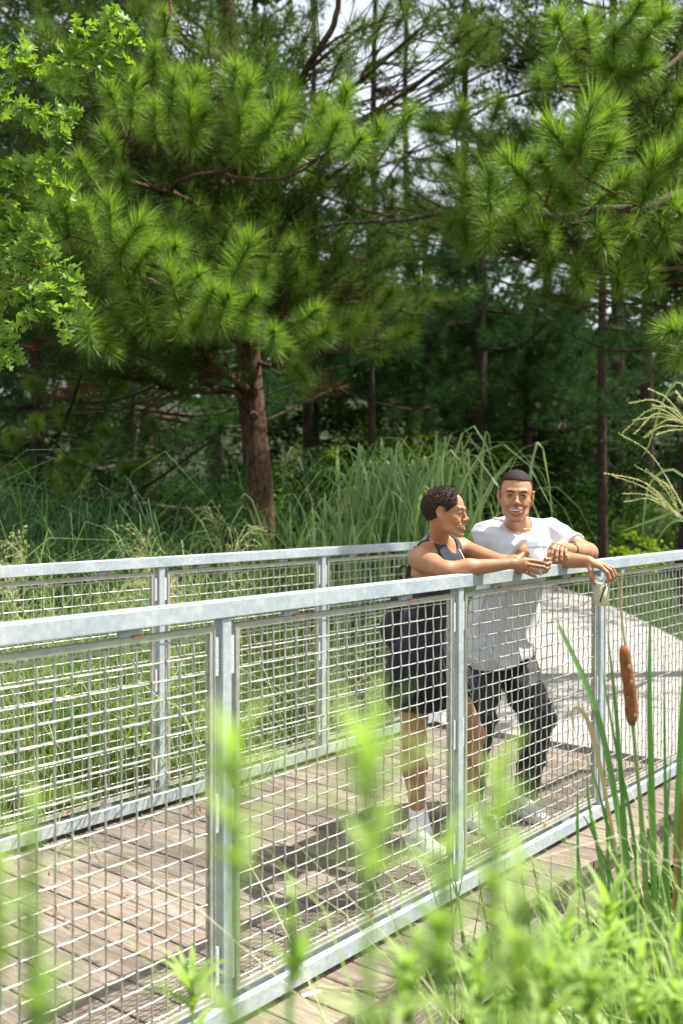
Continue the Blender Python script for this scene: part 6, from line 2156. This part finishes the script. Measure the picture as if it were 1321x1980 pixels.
def cattails():
    rg = np.random.default_rng(8)
    def g(p): return P(*p)
    # the one with the brown spike
    Yc = 2.55
    b = P(1262, 1980, Yc); 
    zb = float(ground_z(b[0], b[1]))
    root = empty('cattail', (b[0], b[1], zb)); tag(root, 'cattail with rust-brown cylindrical seed spike and long green blades, before the railing', 'cattail')
    st = [np.array([b[0] + .01, b[1], zb]), P(1262, 1980, Yc), P(1252, 1800, Yc), P(1238, 1560, Yc), P(1224, 1398, Yc)]
    V, F = tube_np(curve(st, 24), .0075, .0042, 8); link('stem', npmesh('stem', V, F), M['grass'], root)
    a0, a1 = P(1222, 1402, Yc), P(1209, 1248, Yc)
    k = np.linspace(0, 1, 15)
    rad = .0163 * np.array([.45, .85, .98, 1.02, .97, 1.0, 1.03, .97, .96, .99, .95, .93, .90, .80, .45])
    c = a0 + (a1 - a0) * k[:, None] + np.array([.003, 0, 0]) * np.sin(k * 5)[:, None]
    mb = MB(); mb.tube(c, rad, 18); 
    m = simple("cattail_felt", (0.23, 0.085, 0.028), .95, 0, .35, 70, .8, .004)
    mb.build('seed_spike', m, root, True)
    for (t, a, q_) in ((.14, -1.2, .8), (.36, -2.0, .6), (.55, -1.35, 1.1), (.74, -1.5, 1.2)):
        p = a0 + (a1 - a0) * t + 0.016 * np.array([math.cos(a), math.sin(a), 0])
        V, Q = solid('fluff', [ell(p, (.0035 * q_, .0025, .0060 * q_), None, .002)], .0012)
        link('fluff', npmesh('fluff', V, Q), M['straw'], root)
    tp = [P(1209, 1248, Yc), P(1203, 1200, Yc), P(1200, 1150, Yc), P(1204, 1102, Yc)]
    cc = curve(tp, 14); mb = MB(); mb.tube(cc, .0046 * (1 + .25 * rg.normal(size=len(cc))).clip(.6, 1.4) * np.linspace(1, .55, len(cc)), 7)
    mb.build('spent_tip', M['straw'], root, True)
    bl = [([(1258, 2000, Yc), (1215, 1700, Yc - .02), (1160, 1400, Yc), (1090, 1230, Yc + .05), (1068, 1192, Yc + .08)], .017),
          ([(1270, 2000, Yc), (1262, 1600, Yc), (1256, 1350, Yc), (1258, 1150, Yc)], .016),
          ([(1230, 2000, Yc - .03), (1215, 1720, Yc), (1193, 1400, Yc), (1172, 1195, Yc)], .014),
          ([(1262, 2000, Yc), (1250, 1700, Yc + .03), (1225, 1420, Yc + .05), (1195, 1235, Yc + .06)], .010),
          ([(1240, 2000, Yc), (1228, 1650, Yc), (1190, 1440, Yc), (1160, 1270, Yc)], .010)]
    for pts, w in bl:
        V, F = strip_blade([g(p) for p in pts], w * 1.1, (rg.normal(0, .2), -1, 0)); link('blade', npmesh('blade', V, F), M['cattail_leaf'], root)
    V, F = strip_blade([P(1190, 1640, Yc), P(1160, 1480, Yc), P(1135, 1390, Yc), P(1115, 1368, Yc), P(1106, 1385, Yc), P(1116, 1430, Yc)], .012)
    link('dry_blade', npmesh('dry_blade', V, F), M['straw'], root)
    world_parts2(root)
    # neighbours
    for i, (px, Y, lab, specs) in enumerate([
        (1300, 2.5, 'clump of upright cattail blades at the right edge, some tips dried brown',
         [([(1300, 2000), (1288, 1600), (1283, 1250)], .014), ([(1330, 2000), (1310, 1700), (1318, 1400), (1330, 1200)], .022), ([(1270, 2000), (1285, 1650), (1300, 1430)], .016),
          ([(1290, 2000), (1265, 1700), (1247, 1440)], .010), ([(1340, 2000), (1330, 1700), (1321, 1500)], .014), ([(1310, 2000), (1270, 1720), (1225, 1560)], .009)]),
        (1185, 2.75, 'leaning cattail blades just left of the brown spike, crossing the last post',
         [([(1200, 2000), (1170, 1720), (1140, 1560), (1135, 1490)], .013), ([(1215, 2000), (1195, 1750), (1150, 1620), (1118, 1560)], .011), ([(1190, 2000), (1180, 1800), (1172, 1560), (1165, 1420)], .011),
          ([(1225, 2000), (1208, 1760), (1165, 1560), (1130, 1450)], .015), ([(1180, 2000), (1150, 1850), (1122, 1680), (1112, 1560)], .009)]),
        (1010, 2.9, 'thin pointed reed blades in front of the deck edge below the man',
         [([(1040, 2000), (1030, 1850), (1010, 1700), (1000, 1640)], .010), ([(1060, 2000), (1052, 1800), (1036, 1700), (1028, 1660)], .013), ([(1130, 2000), (1120, 1780), (1117, 1560), (1119, 1540)], .010),
          ([(960, 2000), (950, 1850), (930, 1730), (925, 1690)], .008), ([(905, 2000), (900, 1850), (880, 1700), (858, 1560)], .008), ([(1000, 2000), (990, 1820), (975, 1730), (978, 1650)], .008),
          ([(1080, 2000), (1070, 1850), (1050, 1760), (1030, 1720)], .018), ([(1100, 2000), (1085, 1850), (1068, 1740), (1065, 1640)], .008)]),
        (870, 3.05, 'thin grass blades crossing the post beside the couple',
         [([(880, 2000), (878, 1850), (870, 1700), (862, 1590)], .007), ([(900, 2000), (895, 1830), (880, 1720), (840, 1650)], .007), ([(860, 2000), (875, 1800), (893, 1700), (900, 1610)], .006),
          ([(890, 2000), (910, 1850), (925, 1760), (930, 1700)], .006), ([(870, 2000), (860, 1900), (850, 1780), (820, 1650)], .006)])]):
        x0 = P(px, 960, Y)[0]; zb = float(ground_z(x0, Y))
        r2 = empty('reed_clump', (x0, Y, zb)); tag(r2, lab, 'reeds')
        for pts, w in specs:
            w3 = [P(p[0], p[1], Y + rg.uniform(-.06, .06) * 0) for p in pts]
            foot = np.array([w3[0][0] + rg.normal(0, .03), Y + rg.normal(0, .04), zb - .02])
            V, F = strip_blade([foot] + w3, w * 1.05, (rg.normal(0, .25), -1, 0))
            o = link('blade', npmesh('blade', V, F), M['cattail_leaf'], r2)
        if i == 0:
            V, F = strip_blade([P(1305, 1760, Y), P(1312, 1650, Y), P(1320, 1560, Y), P(1332, 1500, Y)], .020); link('brown_blade', npmesh('brown_blade', V, F), simple("browned_blade", (.33, .17, .05), .7), r2)
        world_parts2(r2)
cattails()

def reed_plumes():
    """feathery grass leaning in at the right"""
    rg = np.random.default_rng(4)
    Y = 3.3
    for lab, root_px, stem, rays in (
        ('upper pale feathery grass plume leaning in from the right edge', 1420,
         [(1440, 1150), (1400, 950), (1340, 830), (1321, 812)],
         [[(1325, 815), (1290, 770), (1255, 752)], [(1325, 815), (1270, 775), (1218, 779)], [(1325, 818), (1265, 790), (1205, 835)], [(1325, 818), (1270, 800), (1228, 838)],
          [(1330, 822), (1290, 812), (1245, 845)], [(1330, 822), (1280, 806), (1225, 812)], [(1330, 825), (1280, 825), (1247, 846)], [(1335, 815), (1320, 775), (1307, 756)], [(1335, 830), (1300, 832), (1270, 840)],
          [(1335, 820), (1300, 790), (1262, 785)]]),
        ('lower pale feathery grass plume fanning left over the railing end', 1400,
         [(1440, 1250), (1390, 1080), (1330, 1010), (1312, 995)],
         [[(1315, 1000), (1250, 935), (1170, 915)], [(1315, 1000), (1250, 945), (1185, 920)], [(1318, 1004), (1260, 960), (1203, 954)], [(1318, 1004), (1260, 966), (1209, 970)],
          [(1318, 1004), (1290, 940), (1228, 900)], [(1318, 1000), (1290, 950), (1250, 908)], [(1325, 985), (1260, 880), (1197, 838)], [(1325, 1004), (1290, 975), (1250, 935)], [(1325, 990), (1300, 945), (1270, 925)]])):
        x0 = P(root_px, 960, Y)[0]; zb = float(ground_z(x0, Y))
        root = empty('plume_grass', (x0, Y, zb)); tag(root, lab, 'grass')
        w3 = [np.array([x0 + .15, Y, zb])] + [P(a, b, Y) for a, b in stem]
        V, F = tube_np(curve(w3, 20), .005, .0025, 6); link('stem', npmesh('stem', V, F), M['grass'], root)
        for r in rays:
            c = curve([P(a, b, Y + rg.normal(0, .05)) for a, b in r], 20)
            parts = [tube_np(c, .0020, .0012, 4)]
            m = 120
            i = rg.integers(3, len(c), m)
            C = c[i] + rg.normal(0, .0018, (m, 3))
            parts.append(leaf_quads(rg, C, .008, .1, .35, .3))
            V, F = join(parts)
            link('seed_thread', npmesh('seed_thread', V, F, False), M['plume'], root)
        bl = {0: [[(1400, 1000), (1330, 760), (1290, 760), (1255, 860), (1240, 885)]], 1: [[(1420, 1100), (1321, 920), (1260, 930), (1245, 1000), (1243, 1035)], [(1440, 960), (1321, 985), (1250, 1010), (1195, 1030)],
                 [(1430, 1120), (1340, 1020), (1300, 1010), (1260, 1060)]]}[0 if 'upper' in lab else 1]
        for b_ in bl:
            V, F = strip_blade([P(a, q, Y + .05) for a, q in b_], .010, (.2, -1, .3)); link('blade', npmesh('blade', V, F), M['grass'], root)
        world_parts2(root)
reed_plumes()

def weed(label, pts, Y, seed, leaf=.06, n=46, mat='weed', w=.19, name='tall_weed', top=.5):
    """leafy stalk close to the lens"""
    rg = np.random.default_rng(seed)
    w3 = [P(a, b, Y) for a, b in pts]
    zb = float(ground_z(w3[0][0], Y))
    foot = np.array([w3[0][0], Y, zb])
    root = empty(name, foot); tag(root, label, 'weed')
    c = curve([foot] + w3, 30)
    V, F = tube_np(c, .0045, .0016, 6); link('stem', npmesh('stem', V, F), M[mat], root)
    parts = []
    k0 = int(len(c) * .25)
    for i in range(n):
        t = (i / n); j = min(len(c) - 1, k0 + int(t * (len(c) - k0)))
        p = c[j]; a = i * 2.4 + rg.uniform(-.3, .3)
        L = leaf * (1.15 - .55 * t) * rg.uniform(.8, 1.2)
        d = np.array([math.cos(a), math.sin(a), 0])
        up = .35 + 1.2 * t
        q = [p, p + d * L * .5 + np.array([0, 0, L * .5 * up]), p + d * L + np.array([0, 0, L * (up - .35)])]
        V, F = strip_blade(q, L * w, (0, 0, 1) if abs(d[0]) < 2 else (0, -1, 0), 1.2, .3)
        o = link('leaf', npmesh('leaf', V, F), M[mat], root)
    world_parts2(root)

weed('blurred leafy stalk in front of the near post, left of centre', [(452, 1980), (455, 1700), (452, 1500), (448, 1450)], .60, 301, .045, 32)
weed('tallest blurred leafy stalk in the middle of the foreground', [(712, 1980), (715, 1700), (712, 1520), (706, 1430)], .58, 302, .048, 36)
weed('blurred leafy stalk low right of centre in front of the shoes', [(955, 1990), (950, 1800), (955, 1620), (962, 1500)], .64, 303, .043, 32)
weed('small blurred stalk between the two tallest ones', [(560, 2000), (575, 1900), (590, 1840)], .95, 304, .05, 18)
weed('sharp-leaved young stalk at the foot of the near post', [(372, 2010), (372, 1950), (370, 1895)], 1.7, 305, .085, 20)
weed('blurred leaf tips in the bottom left corner', [(-20, 2000), (-8, 1900), (-6, 1800)], .58, 306, .045, 26)
weed('second blurred stalk at the bottom left edge', [(60, 2010), (70, 1980), (80, 1930)], .58, 307, .04, 20)
weed('bright feathery weed under the deck edge at the lower right', [(1180, 2000), (1180, 1850), (1175, 1740)], 1.75, 308, .085, 44, w=.22)
weed('bright feathery weed left of the other one at the lower right', [(1110, 2020), (1105, 1900), (1090, 1800)], 1.6, 309, .08, 40, w=.22)
weed('blurred bushy weed bottom centre right', [(860, 2020), (850, 1900), (845, 1800)], .70, 310, .05, 34)
weed('blurred bushy weed at the bottom edge below the railing end', [(1010, 2030), (1000, 1930), (1005, 1850)], .75, 311, .05, 34)

for _i, (_x, _y, _Y, _l) in enumerate([(790, 1880, 1.15, 'low blurred weed at the bottom, left of the bushy ones'), (925, 1850, 1.35, 'low blurred weed between the bushy ones at the bottom'), (1060, 1870, 1.2, 'blurred weed under the feathery pair, lower right'),
                              (1140, 1900, 1.3, 'blurred weed at the bottom, directly under the brown spike'), (1240, 1840, 1.5, 'leafy weed low down at the right, under the upright blades'), (1310, 1800, 1.6, 'leafy weed at the very right edge near the bottom'), (1000, 1790, 1.55, 'upright leafy weed in front of the outer boards')]):
    weed(_l, [(_x + 6, 2060), (_x - 6, 1980), (_x, _y)], _Y, 330 + _i, .065, 38)

def near_undergrowth():
    rg = np.random.default_rng(55)
    def region(n, x0, x1, t0, t1, h0, h1, w, mat, name, label, cat='grass', lean=.5, droop=.3, nseg=5):
        s = rg.uniform(x0, x1, n); t = rg.uniform(t0, t1, n)
        X = A0[0] + U[0] * s + N[0] * t; Y = A0[1] + U[1] * s + N[1] * t
        ok = (Y > .95)
        X, Y = X[ok], Y[ok]; n = len(X)
        C = np.stack([X, Y, ground_z(X, Y) - .02], 1)
        V, F = blades(rg, C, rg.uniform(h0, h1, n), rg.uniform(.1, lean, n) * 1.3, w * rg.uniform(.6, 1.3, n), nseg, rg.uniform(.05, droop, n))
        o = link(name, npmesh(name, V, F, False), mat); tag(o, label, cat, kind='stuff')
    region(1900, -.6, 4.5, -1.15, -.34, .30, .66, .008, M['grass'], 'edge_grass', 'green grass growing up along the deck edge on the near side')
    region(3400, -1.2, 4.5, -2.2, -.7, .30, .85, .010, M['cattail_leaf'], 'marsh_grass', 'mixed green marsh grass filling the lower right corner')
    region(120, -.6, .9, -1.75, -1.2, 1.0, 1.45, .007, M['plume'], 'dry_grass', 'pale blurred dry grass leaning across the bottom of the photo', lean=.9, droop=.5)
    region(330, -1.0, .5, -1.75, -1.2, 1.0, 1.55, .008, M['weed'], 'weed_mass', 'bright blurred mass of fresh weeds in the bottom right foreground', lean=.4, droop=.4)
    region(700, .3, 2.6, -1.9, -.9, .6, 1.05, .009, M['grass'], 'weed_mass', 'mid-green marsh growth between the cattails and the foreground blur', lean=.5, droop=.4)
    # broad low leaves
    n = 9000
    s = rg.uniform(-1.5, 5.5, n); t = rg.uniform(-2.4, -.32, n)
    X = A0[0] + U[0] * s + N[0] * t; Y = A0[1] + U[1] * s + N[1] * t
    ok = Y > .9; X, Y = X[ok], Y[ok]
    C = np.stack([X, Y, ground_z(X, Y) + rg.random(len(X)) * .38], 1)
    V, F = leaf_quads(rg, C, .045, .45, .55)
    o = link('marsh_leaves', npmesh('marsh_leaves', V, F, False), M['leaf_bright']); tag(o, 'low broad leaves crowding beneath the deck edge', 'ground cover', kind='stuff')
    # pine needles and bits of leaf dropped on the boards and the path
    n = 900
    s = rg.uniform(-2.4, 8.5, n); t = np.where(s < 3.7, rg.uniform(-.22, WIDTH + .2, n), rg.uniform(-.1, 2.6, n))
    C = B(0, 0)[None] + U[None] * s[:, None] + N[None] * t[:, None]
    C[:, 2] = np.where(s < 3.7, .004, .009)
    a = rg.uniform(0, 6.28, n); l = rg.uniform(.012, .05, n)[:, None]; d = np.stack([np.cos(a), np.sin(a), np.zeros(n)], 1); e = np.stack([-np.sin(a), np.cos(a), np.zeros(n)], 1) * rg.uniform(.0010, .0045, n)[:, None]
    V = np.stack([C - d * l, C + e, C + d * l + [0, 0, .004], C - e], 1).reshape(-1, 3)
    o = link('leaf_litter', npmesh('leaf_litter', V, np.arange(4 * n).reshape(-1, 4), False), simple('leaf_litter', (.16, .09, .045), .9, 0, .5, 3))
    tag(o, 'dry needles and leaf scraps scattered on the boards and the path', 'litter', kind='stuff')
    # flat steel strap lying on the outer boards, and a dry straw
    p = PZ(603, 1921, .003)
    mb = MB(); mb.box((0, 0, 0), .034, .008, .0018, (.86, .5, 0)); o = mb.build('metal_strap', M['lid']); o.location = p; tag(o, 'short pale metal strap lying on the outer deck boards', 'strap')
    V, F = strip_blade([PZ(615, 1906, .006), PZ(690, 1912, .012), PZ(745, 1913, .008), PZ(775, 1890, .02), PZ(790, 1860, .03), PZ(830, 1840, .015)], .007, (0, 0, 1))
    o = link('dry_reed', npmesh('dry_reed', V, F), M['straw']); tag(o, 'dry straw-coloured reed curled on the outer deck boards', 'dry reed')
near_undergrowth()

def distant_things():
    # red fence on the ridge
    Y = 33.0
    a = P(958, 775, Y); b = P(1100, 778, Y)
    zg = float(ground_z((a[0] + b[0]) / 2, Y))
    root = empty('red_fence', ((a[0] + b[0]) / 2, Y, zg)); tag(root, 'faded red fence on the ridge far behind the man', 'fence')
    red = simple("red_paint", (.55, .07, .08), .5, 0, .1)
    for z in (a[2] + .02, a[2] - .22):
        mb = MB(); mb.box((0, 0, z - zg), (b[0] - a[0]) / 2, .04, .055, (1, 0, 0), bev=.01); mb.build('rail', red, root)
    for i in range(5):
        x = -(b[0] - a[0]) / 2 + i * (b[0] - a[0]) / 4
        mb = MB(); mb.box((x, .06, (a[2] - zg) / 2), .05, .05, (a[2] - zg) / 2 + .1, (1, 0, 0)); mb.build('post', M['galv'], root)
    # marker post beside the path
    Y = 20.0
    c = P(1022, 984, Y); zg = float(ground_z(c[0], Y))
    root = empty('marker_post', (c[0], Y, zg)); tag(root, "rust-red marker post visible over the man's shoulder", 'post')
    mb = MB(); mb.lathe((0, 0, -.2), [(.045, 0), (.045, c[2] - zg + .1), (.04, c[2] - zg + .17), (.02, c[2] - zg + .2)], 14)
    mb.build('shaft', simple("rust_red", (.38, .09, .04), .6), root, True)
    mb = MB(); mb.lathe((0, 0, c[2] - zg - .22), [(.047, 0), (.047, .05)], 14); mb.build('band', M['bark_dark'], root, True)
distant_things()
print('all', _t.time() - _t0)
